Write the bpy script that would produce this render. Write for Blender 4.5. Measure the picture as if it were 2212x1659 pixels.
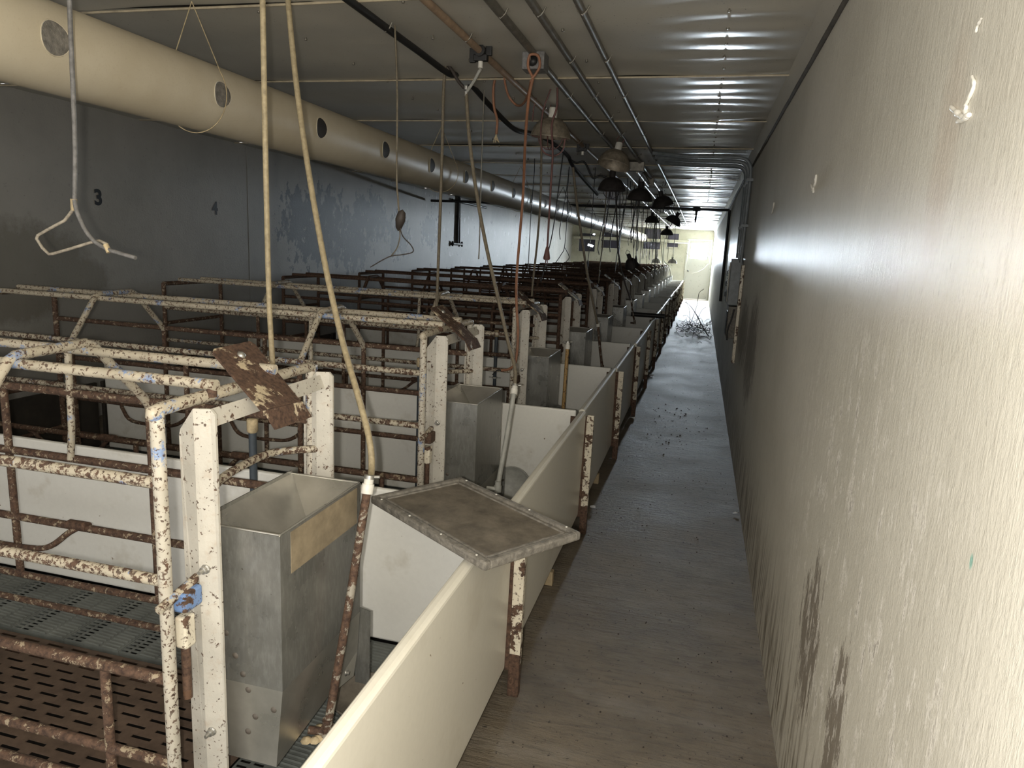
import bpy, bmesh, math, random
import numpy as np
from mathutils import Vector, Matrix, noise
random.seed(7)
C = bpy.context.scene.collection
SC = bpy.context.scene
for o in list(bpy.data.objects): bpy.data.objects.remove(o)

# ------------------------------------------------------------------ camera, world, light, exposure
EYE = Vector((0, 0, 1.56)); FPX = 1513.4; CX, CY = 1106.0, 829.5
YAW, PIT, ROL = -0.25136, -0.19269, 0.04813
_f = Vector((math.sin(YAW)*math.cos(PIT), math.cos(YAW)*math.cos(PIT), math.sin(PIT)))
_r = _f.cross(Vector((0, 0, 1))).normalized(); _u = _r.cross(_f)
R_ = _r*math.cos(ROL) + _u*math.sin(ROL); U_ = -_r*math.sin(ROL) + _u*math.cos(ROL)
cam = bpy.data.objects.new('camera', bpy.data.cameras.new('camera')); C.objects.link(cam)
cam.matrix_world = Matrix(((R_.x, U_.x, -_f.x, EYE.x), (R_.y, U_.y, -_f.y, EYE.y), (R_.z, U_.z, -_f.z, EYE.z), (0, 0, 0, 1)))
cam.data.sensor_width = 36; cam.data.lens = FPX/2212*36; cam.data.clip_start = .02; cam.data.clip_end = 200
SC.camera = cam
w = bpy.data.worlds.new('world'); SC.world = w; w.use_nodes = True
w.node_tree.nodes['Background'].inputs[0].default_value = (1, .98, .95, 1)
w.node_tree.nodes['Background'].inputs[1].default_value = 1.25
fl = bpy.data.lights.new('phone_flash', 'POINT'); fl.energy = 68; fl.color = (1, .95, .86); fl.shadow_soft_size = .012
flo = bpy.data.objects.new('phone_flash', fl); flo.location = EYE - R_*.045 - U_*.012; C.objects.link(flo)
WINDOW_GLOW = 480.0
SC.view_settings.view_transform = 'Standard'; SC.view_settings.look = 'None'
SC.view_settings.exposure = 0.75; SC.view_settings.gamma = 1; SC.view_settings.use_curve_mapping = False
SC.cycles.use_denoising = True
SC.cycles.max_bounces = 8; SC.cycles.sample_clamp_indirect = 6

def ray(x, y): return _f + R_*((x-CX)/FPX) - U_*((y-CY)/FPX)
def atY(x, y, Y): d = ray(x, y); return EYE + d*(Y/d.y)
def atX(x, y, X): d = ray(x, y); return EYE + d*(X/d.x)
def atZ(x, y, Z): d = ray(x, y); return EYE + d*((Z-EYE.z)/d.z)

# ------------------------------------------------------------------ materials
class NT:
    def __init__(s, name):
        s.m = bpy.data.materials.new(name); s.m.use_nodes = True; s.t = s.m.node_tree
        s.b = s.t.nodes['Principled BSDF']
    def n(s, ty, **kw):
        x = s.t.nodes.new(ty)
        for k, v in kw.items(): setattr(x, k, v)
        return x
    def l(s, a, b): s.t.links.new(a, b)
    def val(s, sock, v):
        if hasattr(v, 'links') or hasattr(v, 'is_linked'): s.l(v, sock)
        else: sock.default_value = v
    def co(s, world=False, scale=None):
        if world:
            g = s.n('ShaderNodeNewGeometry'); v = g.outputs['Position']
        else:
            t = s.n('ShaderNodeTexCoord'); oi = s.n('ShaderNodeObjectInfo')
            mm = s.n('ShaderNodeMath', operation='MULTIPLY'); s.l(oi.outputs['Random'], mm.inputs[0]); mm.inputs[1].default_value = 37.0
            a = s.n('ShaderNodeVectorMath', operation='ADD'); s.l(t.outputs['Object'], a.inputs[0]); s.l(mm.outputs[0], a.inputs[1]); v = a.outputs[0]
        if scale:
            a = s.n('ShaderNodeVectorMath', operation='MULTIPLY'); s.l(v, a.inputs[0]); a.inputs[1].default_value = scale; v = a.outputs[0]
        return v
    def noise(s, v, scale, detail=4, rough=.6, dist=0):
        x = s.n('ShaderNodeTexNoise'); s.l(v, x.inputs['Vector']); x.inputs['Scale'].default_value = scale
        x.inputs['Detail'].default_value = detail; x.inputs['Roughness'].default_value = rough; x.inputs['Distortion'].default_value = dist
        return x.outputs['Fac']
    def step(s, v, a, b):
        x = s.n('ShaderNodeMapRange'); x.clamp = True; s.l(v, x.inputs['Value'])
        x.inputs['From Min'].default_value = a; x.inputs['From Max'].default_value = b
        return x.outputs['Result']
    def mix(s, f, a, b):
        x = s.n('ShaderNodeMix', data_type='RGBA'); s.val(x.inputs[0], f)
        s.val(x.inputs[6], a if not isinstance(a, tuple) else (*a, 1)); s.val(x.inputs[7], b if not isinstance(b, tuple) else (*b, 1))
        return x.outputs[2]
    def math(s, op, a, b=0.0):
        x = s.n('ShaderNodeMath', operation=op); s.val(x.inputs[0], a); s.val(x.inputs[1], b); return x.outputs[0]
    def bump(s, h, strength, dist=.01):
        x = s.n('ShaderNodeBump'); s.l(h, x.inputs['Height']); x.inputs['Strength'].default_value = strength; x.inputs['Distance'].default_value = dist
        s.l(x.outputs[0], s.b.inputs['Normal'])
    def out(s, col=None, rough=None, metal=None, spec=None):
        if col is not None: s.val(s.b.inputs['Base Color'], col if not isinstance(col, tuple) else (*col, 1))
        if rough is not None: s.val(s.b.inputs['Roughness'], rough)
        if metal is not None: s.val(s.b.inputs['Metallic'], metal)
        if spec is not None: s.b.inputs['Specular IOR Level'].default_value = spec
        return s.m

def plain(name, col, rough=.6, metal=0.0, vary=.25, scale=14, bump=.0):
    t = NT(name); v = t.co(); n = t.noise(v, scale, 6, .65)
    c = t.mix(t.step(n, .3, .7), tuple(x*(1-vary) for x in col), tuple(min(1, x*(1+vary)) for x in col))
    if bump: t.bump(n, bump)
    return t.out(c, rough, metal)

def rust_colors(t, v):
    return t.mix(t.step(t.noise(v, 70, 5, .7), .35, .65), (.040, .022, .015), (.135, .078, .05))

def painted(name, paint, amount, scale=22, blue=0.0, speck=.66, grime=True):
    """flaking paint over rust; amount = share of rust"""
    t = NT(name); v = t.co()
    big = t.noise(v, scale, 7, .7, .3); rust = rust_colors(t, v)
    c = t.mix(t.step(t.noise(v, 9, 3), .35, .7), tuple(x*.82 for x in paint), paint) if grime else paint
    if blue:
        c = t.mix(t.math('MULTIPLY', t.step(t.noise(v, 11, 5, .65), .64-blue*.3, .67-blue*.3), t.step(t.noise(v, 60, 4, .7), .42, .5)), c, (.22, .30, .47))
    m1 = t.step(big, .70-amount*.42, .73-amount*.42)
    m2 = t.step(t.noise(v, 95, 3, .6), speck, speck+.03)
    m3 = t.step(t.noise(v, 30, 5, .7), .55, .75)
    m = t.math('MAXIMUM', m1, t.math('MULTIPLY', m2, .9))
    c = t.mix(t.math('MULTIPLY', m3, .35), c, (.34, .19, .09))
    col = t.mix(m, c, rust)
    t.bump(t.math('SUBTRACT', t.noise(v, 120, 3), t.math('MULTIPLY', m, .6)), .35, .002)
    return t.out(col, t.math('ADD', t.math('MULTIPLY', m, .4), .45))

CREAM = (.74, .69, .57)
M = {}
M['crate_paint'] = painted('chipped_cream_tube_paint', (.50, .445, .345), .46, 55, .06, .565)
M['crate_top'] = painted('cream_and_blue_tube_paint', (.50, .445, .345), .30, 60, .17, .575)
M['upright'] = painted('speckled_cream_upright_paint', (.53, .49, .41), .24, 60, .07, .565)
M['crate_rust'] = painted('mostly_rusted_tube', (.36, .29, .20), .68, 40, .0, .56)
M['crate_shaded'] = painted('rusty_tube_shaded', (.20, .16, .11), .9, 30, 0, .64)  # far crates: flash falloff put into a darker rusty tube colour
M['post_paint'] = painted('cream_post_paint', (.57, .54, .475), .18, 26, 0, .635)
M['post_rusty'] = painted('flaking_post_paint', (.74, .68, .55), .42, 16, 0, .62)
M['chute'] = painted('rusted_chute_plate', (.58, .48, .33), .70, 11, 0, .66)
M['blue_bracket'] = painted('blue_bracket_paint', (.17, .28, .52), .45, 30, 0, .62)
M['rust'] = painted('bare_rust', (.16, .09, .055), .8, 18, 0, .62)
M['pipe_rust'] = painted('rusty_galvanised_pipe', (.36, .33, .27), .62, 24, 0, .58)
M['yellow_pipe'] = painted('yellow_corroded_pipe', (.42, .26, .09), .4, 24, 0, .6)
M['grey_pvc'] = plain('grey_pvc', (.36, .36, .33), .5)
M['blue_pvc'] = plain('dark_blue_pvc', (.055, .068, .082), .4)
M['dark_rivet'] = plain('dark_rivet', (.10, .085, .07), .6)
M['bolt'] = plain('dull_bolt', (.42, .41, .38), .4, .8)
M['black'] = plain('black_rubber', (.014, .014, .014), .5)
M['dark_hose'] = plain('dark_cord', (.045, .036, .03), .6)
M['cable_grey'] = plain('dull_grey_cable', (.16, .155, .15), .6, 0, .4, 60)
M['handle_tan'] = plain('dusty_tan_wire', (.34, .30, .24), .6, 0, .4, 60)
M['tan_hose'] = plain('tan_hose', (.33, .27, .165), .6, 0, .3, 60)
M['brown_hose'] = plain('brown_hose', (.15, .125, .085), .6, 0, .3, 60)
M['orange'] = plain('orange_cord', (.24, .11, .06), .6)
M['red'] = plain('dark_red_cord', (.115, .05, .045), .6)
M['white_plastic'] = plain('off_white_plastic', (.66, .64, .58), .45)
M['grey_paint'] = plain('grey_enclosure', (.17, .19, .20), .45)
M['brown_pvc'] = plain('brown_water_pipe', (.30, .21, .14), .5, 0, .3, 20)
M['conduit'] = plain('galvanised_conduit', (.20, .185, .155), .44, .5, .35, 20)
M['lamp_shade'] = plain('dusty_aluminium_shade', (.27, .23, .175), .5, .35, .4, 30)
M['lamp_dark'] = plain('blackened_shade', (.04, .034, .032), .6, .2, .3, 20)
M['lamp_pale'] = plain('pale_aluminium_shade', (.60, .58, .52), .45, .3)
M['wood'] = plain('weathered_wood', (.36, .28, .17), .8)
M['twig'] = plain('dry_twig', (.035, .027, .022), .9)
M['paper'] = plain('white_scrap', (.8, .82, .86), .7)
M['dirt'] = plain('dark_crumb', (.035, .028, .022), .95)
M['dark_board'] = plain('dark_board', (.022, .018, .013), .7, 0, .4, 12)
M['number_paint'] = plain('black_stencil_paint', (.006, .006, .006), .6)
M['crust'] = plain('yellow_crust', (.45, .36, .22), .9, 0, .4, 30, .4)

def m_galv():
    t = NT('galvanised_sheet'); v = t.co()
    a = t.noise(v, 7, 4, .6); b = t.noise(t.co(scale=(1, 1, .25)), 90, 3, .7)
    c = t.mix(t.step(a, .3, .7), (.20, .20, .185), (.33, .325, .30))
    c = t.mix(t.math('MULTIPLY', t.step(b, .45, .75), .4), c, (.48, .48, .46))
    c = t.mix(t.step(t.noise(v, 26, 3), .71, .74), c, (.10, .085, .07))
    return t.out(c, t.math('ADD', t.math('MULTIPLY', a, .25), .17), .62)
M['galv'] = m_galv()
def m_galv_lit():
    t = NT('galvanised_sheet_lit'); v = t.co(); a = t.noise(v, 8, 4)
    return t.out(t.mix(t.step(a, .3, .7), (.42, .41, .37), (.60, .58, .53)), t.math('ADD', t.math('MULTIPLY', a, .2), .2), .75)
M['galv_lit'] = m_galv_lit()  # brighter copy of the sheet: light on sloped and lower faces put into colour

def m_panel(name, col, dirty):
    t = NT(name); v = t.co(); n = t.noise(v, 3.2, 5, .65); f = t.noise(v, 60, 3)
    c = t.mix(t.step(f, .3, .7), tuple(x*.96 for x in col), col)
    c = t.mix(t.math('MULTIPLY', t.step(n, .56, .72), dirty), c, (.36, .30, .18))
    c = t.mix(t.step(t.noise(v, 45, 2), .755, .78), c, (.22, .17, .1))
    return t.out(c, .32)
M['panel'] = m_panel('cream_plastic_board', (.74, .71, .62), .2)
M['divider'] = m_panel('white_plastic_divider', (.80, .79, .74), .5)

def m_duct():
    t = NT('cream_duct_plastic'); v = t.co(world=True)
    n = t.noise(v, 2.2, 5, .6)
    c = t.mix(t.step(n, .35, .7), (.52, .45, .325), (.63, .565, .435))
    c = t.mix(t.math('MULTIPLY', t.step(t.noise(v, 130, 2), .55, .8), .25), c, (.40, .32, .2))
    return t.out(c, .40)
M['duct'] = m_duct()

def m_ceiling():
    t = NT('painted_sheet_ceiling'); v = t.co(world=True)
    n = t.noise(v, 1.1, 5, .6); s = t.noise(v, 90, 3)
    c = t.mix(t.step(n, .3, .7), (.46, .435, .375), (.58, .555, .485))
    c = t.mix(t.step(s, .68, .72), c, (.08, .07, .06))
    t.bump(t.noise(v, 40, 2), .05, .01)
    return t.out(c, .30)
M['ceiling'] = m_ceiling()
M['seam'] = plain('yellowed_seam_strip', (.40, .34, .24), .5)

def patch(t, P, y, z, ry, rz, soft, jag=.5, nz=None):
    """noisy-edged elliptical patch mask on a wall at (y, z)"""
    sp = t.n('ShaderNodeSeparateXYZ'); t.l(P, sp.inputs[0])
    a = t.math('DIVIDE', t.math('SUBTRACT', sp.outputs['Y'], y), ry); b = t.math('DIVIDE', t.math('SUBTRACT', sp.outputs['Z'], z), rz)
    d = t.math('ADD', t.math('MULTIPLY', a, a), t.math('MULTIPLY', b, b))
    d = t.math('ADD', d, t.math('MULTIPLY', t.math('SUBTRACT', nz, .5), jag*6))
    return t.step(d, 1+soft, 1-soft)

def m_wall_right():
    t = NT('scuffed_painted_wall'); v = t.co(world=True)
    sv = t.co(world=True, scale=(1, 1, .10)); n = t.noise(v, 1.6, 5, .6); st = t.noise(sv, 26, 5, .7); fine = t.noise(t.co(world=True, scale=(1, 1, .3)), 150, 3, .7); md = t.noise(t.co(world=True, scale=(1, 1, .32)), 55, 6, .8)
    c = t.mix(t.step(n, .3, .7), (.56, .535, .465), (.68, .655, .58))
    c = t.mix(t.math('MULTIPLY', t.step(st, .58, .72), .45), c, (.74, .71, .63))
    c = t.mix(t.math('MULTIPLY', t.step(fine, .60, .72), .4), c, (.30, .28, .24))
    c = t.mix(t.math('MULTIPLY', t.step(md, .52, .70), .38), c, (.40, .37, .31)); c = t.mix(t.math('MULTIPLY', t.step(md, .42, .30), .3), c, (.80, .77, .70))
    sp = t.n('ShaderNodeSeparateXYZ'); t.l(v, sp.inputs[0])
    low = t.step(sp.outputs['Z'], .55, .15)
    c = t.mix(t.math('MULTIPLY', low, t.step(st, .48, .6)), c, (.20, .17, .13))
    jn = t.noise(t.co(world=True, scale=(1, 1.8, .35)), 20, 7, .8)
    pats = [(1745, 1380, .10, .22), (1800, 1560, .055, .2), (1620, 760, .35, .35), (1605, 720, .45, .25)]
    m = None
    for (px, py, ry, rz) in pats:
        P = atX(px, py, .381); k = patch(t, v, P.y, P.z, ry*1.2, rz*.9, .10, 1.5, jn)
        m = k if m is None else t.math('MAXIMUM', m, k)
    c = t.mix(t.math('MULTIPLY', m, .8), c, (.17, .14, .11))
    flake = t.noise(t.co(world=True, scale=(1, 1, .4)), 22, 6, .75)
    P = atX(1880, 1350, .381)
    k = patch(t, v, P.y+.35, P.z+.02, .75, .48, .7, .25, n)
    c = t.mix(t.math('MULTIPLY', k, t.math('MULTIPLY', t.step(flake, .565, .585), .8)), c, (.86, .83, .77))
    c = t.mix(t.math('MULTIPLY', k, t.math('MULTIPLY', t.step(flake, .625, .64), .8)), c, (.36, .33, .29))
    P = atX(2098, 1213, .381); c = t.mix(t.math('MULTIPLY', patch(t, v, P.y, P.z, .005, .010, .7, .05, n), .7), c, (.10, .38, .32))
    P = atX(2040, 330, .381); k = patch(t, v, P.y, P.z, .06, .17, .9, .15, n); c = t.mix(t.math('MULTIPLY', k, .22), c, (.42, .27, .18))
    t.bump(t.math('ADD', t.math('MULTIPLY', st, .6), t.math('ADD', t.math('MULTIPLY', md, .9), t.math('MULTIPLY', fine, .35))), .30, .009)
    return t.out(c, .44, None, .28)
M['wall_right'] = m_wall_right()

def m_wall_left():
    t = NT('peeling_grey_wall'); v = t.co(world=True)
    n = t.noise(v, 1.3, 5, .6); f = t.noise(v, 30, 5, .7); jn = t.noise(t.co(world=True, scale=(1, 1, .7)), 6.5, 7, .75)
    c = t.mix(t.step(n, .3, .7), (.315, .305, .275), (.415, .40, .365))
    c = t.mix(t.math('MULTIPLY', t.step(f, .62, .75), .5), c, (.10, .10, .10))
    m = None
    for (px, py, ry, rz) in [(690, 490, .75, .42), (760, 520, .5, .35), (800, 470, .5, .3), (860, 510, .4, .3), (650, 470, .25, .3), (930, 500, .35, .25)]:
        P = atX(px, py, -4.78); k = patch(t, v, P.y, P.z, ry*1.1, rz*1.1, .05, 1.3, jn); m = k if m is None else t.math('MAXIMUM', m, k)
    c = t.mix(m, c, (.055, .06, .07))
    m = None
    for (px, py, ry, rz) in [(60, 570, .5, .3), (150, 600, .4, .16), (30, 640, .4, .2)]:
        P = atX(px, py, -4.78); k = patch(t, v, P.y, P.z, ry, rz, .35, .4, jn); m = k if m is None else t.math('MAXIMUM', m, k)
    c = t.mix(t.math('MULTIPLY', m, .5), c, (.13, .11, .075))
    sp = t.n('ShaderNodeSeparateXYZ'); t.l(v, sp.inputs[0])
    far = t.step(sp.outputs['Y'], 8, 12); fl_ = t.noise(t.co(world=True, scale=(1, 1, .5)), 8, 6, .75)
    c = t.mix(t.math('MULTIPLY', far, t.step(fl_, .62, .64)), c, (.62, .62, .60))
    c = t.mix(t.math('MULTIPLY', far, t.step(fl_, .36, .345)), c, (.05, .05, .05))
    t.bump(t.math('ADD', t.noise(v, 60, 4), t.math('MULTIPLY', fl_, 1.5)), .3, .006)
    return t.out(c, .55, None, .3)
M['wall_left'] = m_wall_left()

def m_wall_far():
    t = NT('stained_cream_wall'); v = t.co(world=True); n = t.noise(v, 2.5, 6, .7); f = t.noise(v, 14, 5, .75)
    c = t.mix(t.step(n, .3, .7), (.40, .38, .28), (.58, .56, .45))
    c = t.mix(t.step(f, .64, .67), c, (.10, .085, .06))
    return t.out(c, .55)
M['wall_far'] = m_wall_far()

def m_floor():
    t = NT('dirty_concrete'); v = t.co(world=True); n = t.noise(v, 2.0, 7, .65); f = t.noise(v, 45, 5, .7); st = t.noise(t.co(world=True, scale=(.35, 1, 1)), 7, 5, .65); br = t.noise(t.co(world=True, scale=(.22, 1.6, 1)), 34, 5, .7)
    c = t.mix(t.step(n, .32, .68), (.108, .086, .058), (.205, .17, .125))
    c = t.mix(t.math('MULTIPLY', t.step(br, .48, .70), .55), c, (.055, .048, .038))
    c = t.mix(t.math('MULTIPLY', t.step(st, .5, .7), .5), c, (.24, .215, .18))
    c = t.mix(t.step(f, .615, .66), c, (.03, .026, .02))
    c = t.mix(t.step(t.noise(v, 55, 3), .78, .80), c, (.36, .33, .28))
    t.bump(t.math('ADD', f, t.math('ADD', st, t.math('MULTIPLY', br, 1.5))), .7, .008)
    return t.out(c, t.math('ADD', t.math('MULTIPLY', n, .3), .50), None, .35)
M['floor'] = m_floor()
M['pit'] = plain('pit_shade_black', (.006, .005, .004), .6)  # shade below the slots put into colour: pit floor painted near-black
M['concrete_dark'] = plain('damp_concrete', (.075, .065, .052), .85, 0, .4, 9, .3)

def m_sow_slat():
    t = NT('rusty_slotted_iron'); v = t.co(world=True); n = t.noise(v, 12, 6, .7)
    c = t.mix(t.step(n, .3, .7), (.052, .033, .022), (.12, .08, .055)); t.bump(n, .3, .004)
    return t.out(c, .7)
M['sow_slat'] = m_sow_slat()
M['tile'] = plain('grey_plastic_tile', (.125, .135, .125), .55, 0, .3, 9)
M['lid'] = plain('grimy_tray', (.145, .125, .098), .75, 0, .45, 11, .5)
M['lid_rim'] = plain('grimy_tray_rim', (.19, .175, .15), .75, 0, .45, 40, .7)
M['tag'] = plain('tan_feeder_tag', (.26, .21, .14), .5, 0, .25, 25)

def m_door():
    t = NT('white_door_paint'); v = t.co(world=True); n = t.noise(v, 12, 6, .7)
    c = t.mix(t.step(n, .62, .66), (.52, .51, .45), (.16, .14, .1))
    return t.out(c, .45)
M['door'] = m_door()
def m_glow():
    t = NT('daylit_pane'); t.b.inputs['Base Color'].default_value = (.9, .9, .9, 1)
    t.b.inputs['Emission Color'].default_value = (.80, .91, 1, 1); t.b.inputs['Emission Strength'].default_value = WINDOW_GLOW
    return t.m
M['glow'] = m_glow()
def m_pane():
    t = NT('dark_dusty_glass'); return t.out((.035, .032, .045), .25)
M['pane'] = m_pane()
def m_bright(): 
    t = NT('daylight_chink'); t.b.inputs['Emission Color'].default_value = (.8, .9, 1, 1); t.b.inputs['Emission Strength'].default_value = 4; return t.m
M['chink'] = m_bright()

# ------------------------------------------------------------------ mesh building
class MB:
    def __init__(s): s.v = []; s.f = []; s.sm = []
    def add(s, vs, fs, smooth=False):
        b = len(s.v); s.v += [tuple(p) for p in vs]
        for f in fs: s.f.append([b+i for i in f]); s.sm.append(smooth)
        return s
    def box(s, x0, x1, y0, y1, z0, z1):
        vs = [(x, y, z) for z in (z0, z1) for y in (y0, y1) for x in (x0, x1)]
        return s.add(vs, [(0, 2, 3, 1), (4, 5, 7, 6), (0, 1, 5, 4), (2, 6, 7, 3), (0, 4, 6, 2), (1, 3, 7, 5)])
    def rbox(s, x0, x1, y0, y1, z0, z1, b=.004, seg=2):
        bm = bmesh.new(); bmesh.ops.create_cube(bm, size=1)
        for q in bm.verts: q.co = Vector(((x0+x1)/2+q.co.x*(x1-x0), (y0+y1)/2+q.co.y*(y1-y0), (z0+z1)/2+q.co.z*(z1-z0)))
        bmesh.ops.bevel(bm, geom=bm.edges[:], offset=b, segments=seg, affect='EDGES', profile=.5)
        bm.verts.index_update(); s.add([q.co[:] for q in bm.verts], [[q.index for q in f.verts] for f in bm.faces]); bm.free(); return s
    def hexa(s, p):   # 8 points: bottom 4 ccw, top 4 ccw
        return s.add(p, [(3, 2, 1, 0), (4, 5, 6, 7), (0, 1, 5, 4), (1, 2, 6, 5), (2, 3, 7, 6), (3, 0, 4, 7)])
    def slab(s, q, n):   # quad extruded by vector n
        n = Vector(n); q = [Vector(a) for a in q]
        return s.hexa([a for a in q] + [a+n for a in q])
    def tube(s, pts, r, n=10, caps=True):
        pts = [Vector(p) for p in pts]; rr = r if isinstance(r, (list, tuple)) else [r]*len(pts)
        rings = []; t0 = (pts[1]-pts[0]).normalized(); a = Vector((0, 0, 1)) if abs(t0.z) < .9 else Vector((1, 0, 0))
        u = t0.cross(a).normalized()
        for i, p in enumerate(pts):
            t = ((pts[min(i+1, len(pts)-1)]-p).normalized() + (p-pts[max(i-1, 0)]).normalized())
            t = t.normalized() if t.length > 1e-6 else t0
            u = (u - t*u.dot(t)); u = u.normalized() if u.length > 1e-6 else t.orthogonal().normalized(); w_ = t.cross(u)
            rings.append([p + (u*math.cos(2*math.pi*k/n)+w_*math.sin(2*math.pi*k/n))*rr[i] for k in range(n)])
        vs = [q for R in rings for q in R]; fs = []
        for i in range(len(pts)-1):
            for k in range(n): fs.append((i*n+k, i*n+(k+1) % n, (i+1)*n+(k+1) % n, (i+1)*n+k))
        s.add(vs, fs, True)
        if caps:
            s.add(rings[0], [tuple(range(n))[::-1]]); s.add(rings[-1], [tuple(range(n))])
        return s
    def lathe(s, prof, n=24, M4=None, smooth=True):   # prof: (r, z)
        vs = []
        for r, z in prof:
            for k in range(n):
                a = 2*math.pi*k/n; p = Vector((r*math.cos(a), r*math.sin(a), z)); vs.append(M4 @ p if M4 else p)
        fs = [(i*n+k, i*n+(k+1) % n, (i+1)*n+(k+1) % n, (i+1)*n+k) for i in range(len(prof)-1) for k in range(n)]
        return s.add(vs, fs, smooth)
    def mesh(s, name):
        me = bpy.data.meshes.new(name); me.from_pydata(s.v, [], s.f); me.polygons.foreach_set('use_smooth', s.sm); me.update(); return me
    def build(s, name, mat, parent=None, off=None):
        if off: s.v = [(x-off[0], y-off[1], z-off[2]) for x, y, z in s.v]
        me = s.mesh(name); me.materials.append(M[mat]); o = bpy.data.objects.new(name, me); C.objects.link(o)
        if parent: o.parent = parent
        return o
def spline(pts, n=6):
    P = [Vector(p) for p in pts]; P = [P[0]*2-P[1]] + P + [P[-1]*2-P[-2]]; out = []
    for i in range(1, len(P)-2):
        for k in range(n):
            t = k/n; a, b, c, d = P[i-1:i+3]
            out.append(.5*((2*b)+(c-a)*t+(2*a-5*b+4*c-d)*t*t+(3*b-a-3*c+d)*t**3))
    return out + [P[-2]]
def tag(o, label, cat, group=None):
    o['label'] = label; o['category'] = cat
    if group: o['group'] = group
    return o
def thing(name, label, cat, loc=(0, 0, 0), group=None):
    o = bpy.data.objects.new(name, None); C.objects.link(o); o.location = loc; o.empty_display_size = .1
    return tag(o, label, cat, group)
def copy_tree(o, parent=None, skip=()):
    c = o.copy(); C.objects.link(c); c.parent = parent
    for ch in o.children:
        if ch.name.split('.')[0] not in skip: copy_tree(ch, c)
    return c
def struct(o): o['kind'] = 'structure'; return o
def holder(name):
    o = bpy.data.objects.new(name, None); C.objects.link(o); return struct(o)
ORD = 'first second third fourth fifth sixth seventh eighth ninth tenth eleventh twelfth thirteenth fourteenth fifteenth sixteenth seventeenth'.split()

# ------------------------------------------------------------------ room
XR, XL, YF, YN, ZC = .381, -4.78, 26.65, -2.4, 2.50
struct(MB().box(XL-.1, XR+.1, YN, YF+.1, -.15, 0).build('floor', 'floor'))
wr = struct(MB().box(XR, XR+.12, YN, YF, 0, ZC).build('wall_right', 'wall_right'))
wl = struct(MB().box(XL-.12, XL, YN, YF, 0, ZC).build('wall_left', 'wall_left'))
DX0, DX1, DZ = -.50, .29, 2.12
wf = struct(MB().box(XL-.12, DX0-.06, YF, YF+.12, 0, ZC).box(DX1+.06, XR+.12, YF, YF+.12, 0, ZC).box(DX0-.06, DX1+.06, YF, YF+.12, DZ+.05, ZC).build('wall_far', 'wall_far'))
ceil = holder('ceiling')
PITCH, Y0 = 1.28, 2.72
def ceiling_sheet(y0, y1, seed):
    nx, ny = 96, 34; vs = []; nz = Vector((seed*3.1, seed*7.7, 0))
    for j in range(ny+1):
        for i in range(nx+1):
            x = XL + (XR-XL)*i/nx; y = y0 + (y1-y0)*j/ny; e = min(j, ny-j)/ny
            q = noise.noise(Vector((x*.9, y*2.1, 0))+nz)*.010 + noise.noise(Vector((x*2.2, y*4.5, 3))+nz)*.004
            q += .0035*math.cos(2*math.pi*(y-y0)/(PITCH/6))*math.exp(-((x-.02)/.28)**2)
            q += -.010*math.exp(-(e/.07)**2)*(.5+noise.noise(Vector((x*1.6, seed*5.0, 9)))*1.2) * (1 if x > -1.6 else .3)
            vs.append((x, y, ZC-.012+q*min(1, (XR-x)/.12)))
    fs = [(j*(nx+1)+i, (j+1)*(nx+1)+i, (j+1)*(nx+1)+i+1, j*(nx+1)+i+1) for j in range(ny) for i in range(nx)]
    return MB().add(vs, fs, True)
k0 = -4
for k in range(k0, 19):
    ya = Y0+PITCH*k; yb = min(ya+PITCH, YF)
    if ya >= YF: break
    ya = max(ya, YN)
    ceiling_sheet(ya, yb, k-k0+1).build('ceiling_sheet', 'ceiling', ceil)
    if Y0+PITCH*k > 0:
        z = ZC-.022; n = 14
        MB().tube([(XL+.02+(XR-.06-XL)*i/n, Y0+PITCH*k, z-.004*noise.noise(Vector((i*.7, k, 0)))) for i in range(n+1)], .0055, 6).build('seam_strip', 'seam', ceil)
struct(MB().box(XL-.12, XR+.12, YN-.12, YF+.12, ZC+.03, ZC+.1).build('ceiling_deck', 'concrete_dark'))
nb = MB()
for k in range(130):
    y = 1.5+k*PITCH/6
    if y > 26.4: break
    nb.lathe([(.0, -.02), (.005, -.02), (.008, -.015), (.0035, -.012), (.0035, .0)], 6, Matrix.Translation((.015+random.uniform(-.006, .006), y, ZC-.004)))
    for xx in (-.62, -1.25, -1.9):
        if k % 2 == 0: nb.lathe([(.0, -.022), (.007, -.022), (.007, -.016), (.003, .0)], 6, Matrix.Translation((xx+random.uniform(-.05, .05), y+random.uniform(-.05, .05), ZC-.004)))
o = nb.build('nail', 'conduit', ceil); o['kind'] = 'stuff'
# cornice along the right wall: flat angle strip plus a lumpy bead
cor = MB().slab([(XR-.045, YN, ZC-.004), (XR-.002, YN, ZC-.095), (XR-.002, YF, ZC-.095), (XR-.045, YF, ZC-.004)], (.0, 0, -.008)).build('trim_1', 'ceiling'); struct(cor)
bead = MB().tube([(XR-.006+.003*noise.noise(Vector((i*.9, 0, 0))), YN+.02+(YF-YN-.04)*i/120, ZC-.102+.006*noise.noise(Vector((i*1.3, 5, 0)))) for i in range(121)], [.009+.004*abs(noise.noise(Vector((i*2.1, 3, 1)))) for i in range(121)], 7).build('trim_2', 'concrete_dark'); struct(bead)
# pit curb below the pens and dark inner curb
struct(MB().box(-.70, -.60, -1.0, 26.5, 0, .095).build('trim_3', 'concrete_dark'))
struct(MB().box(-3.70, -.70, -1.0, 26.5, .001, .012).build('floor_pit', 'pit'))
struct(MB().box(-3.80, -3.70, -1.0, 26.5, 0, .095).build('trim_4', 'concrete_dark'))

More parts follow.
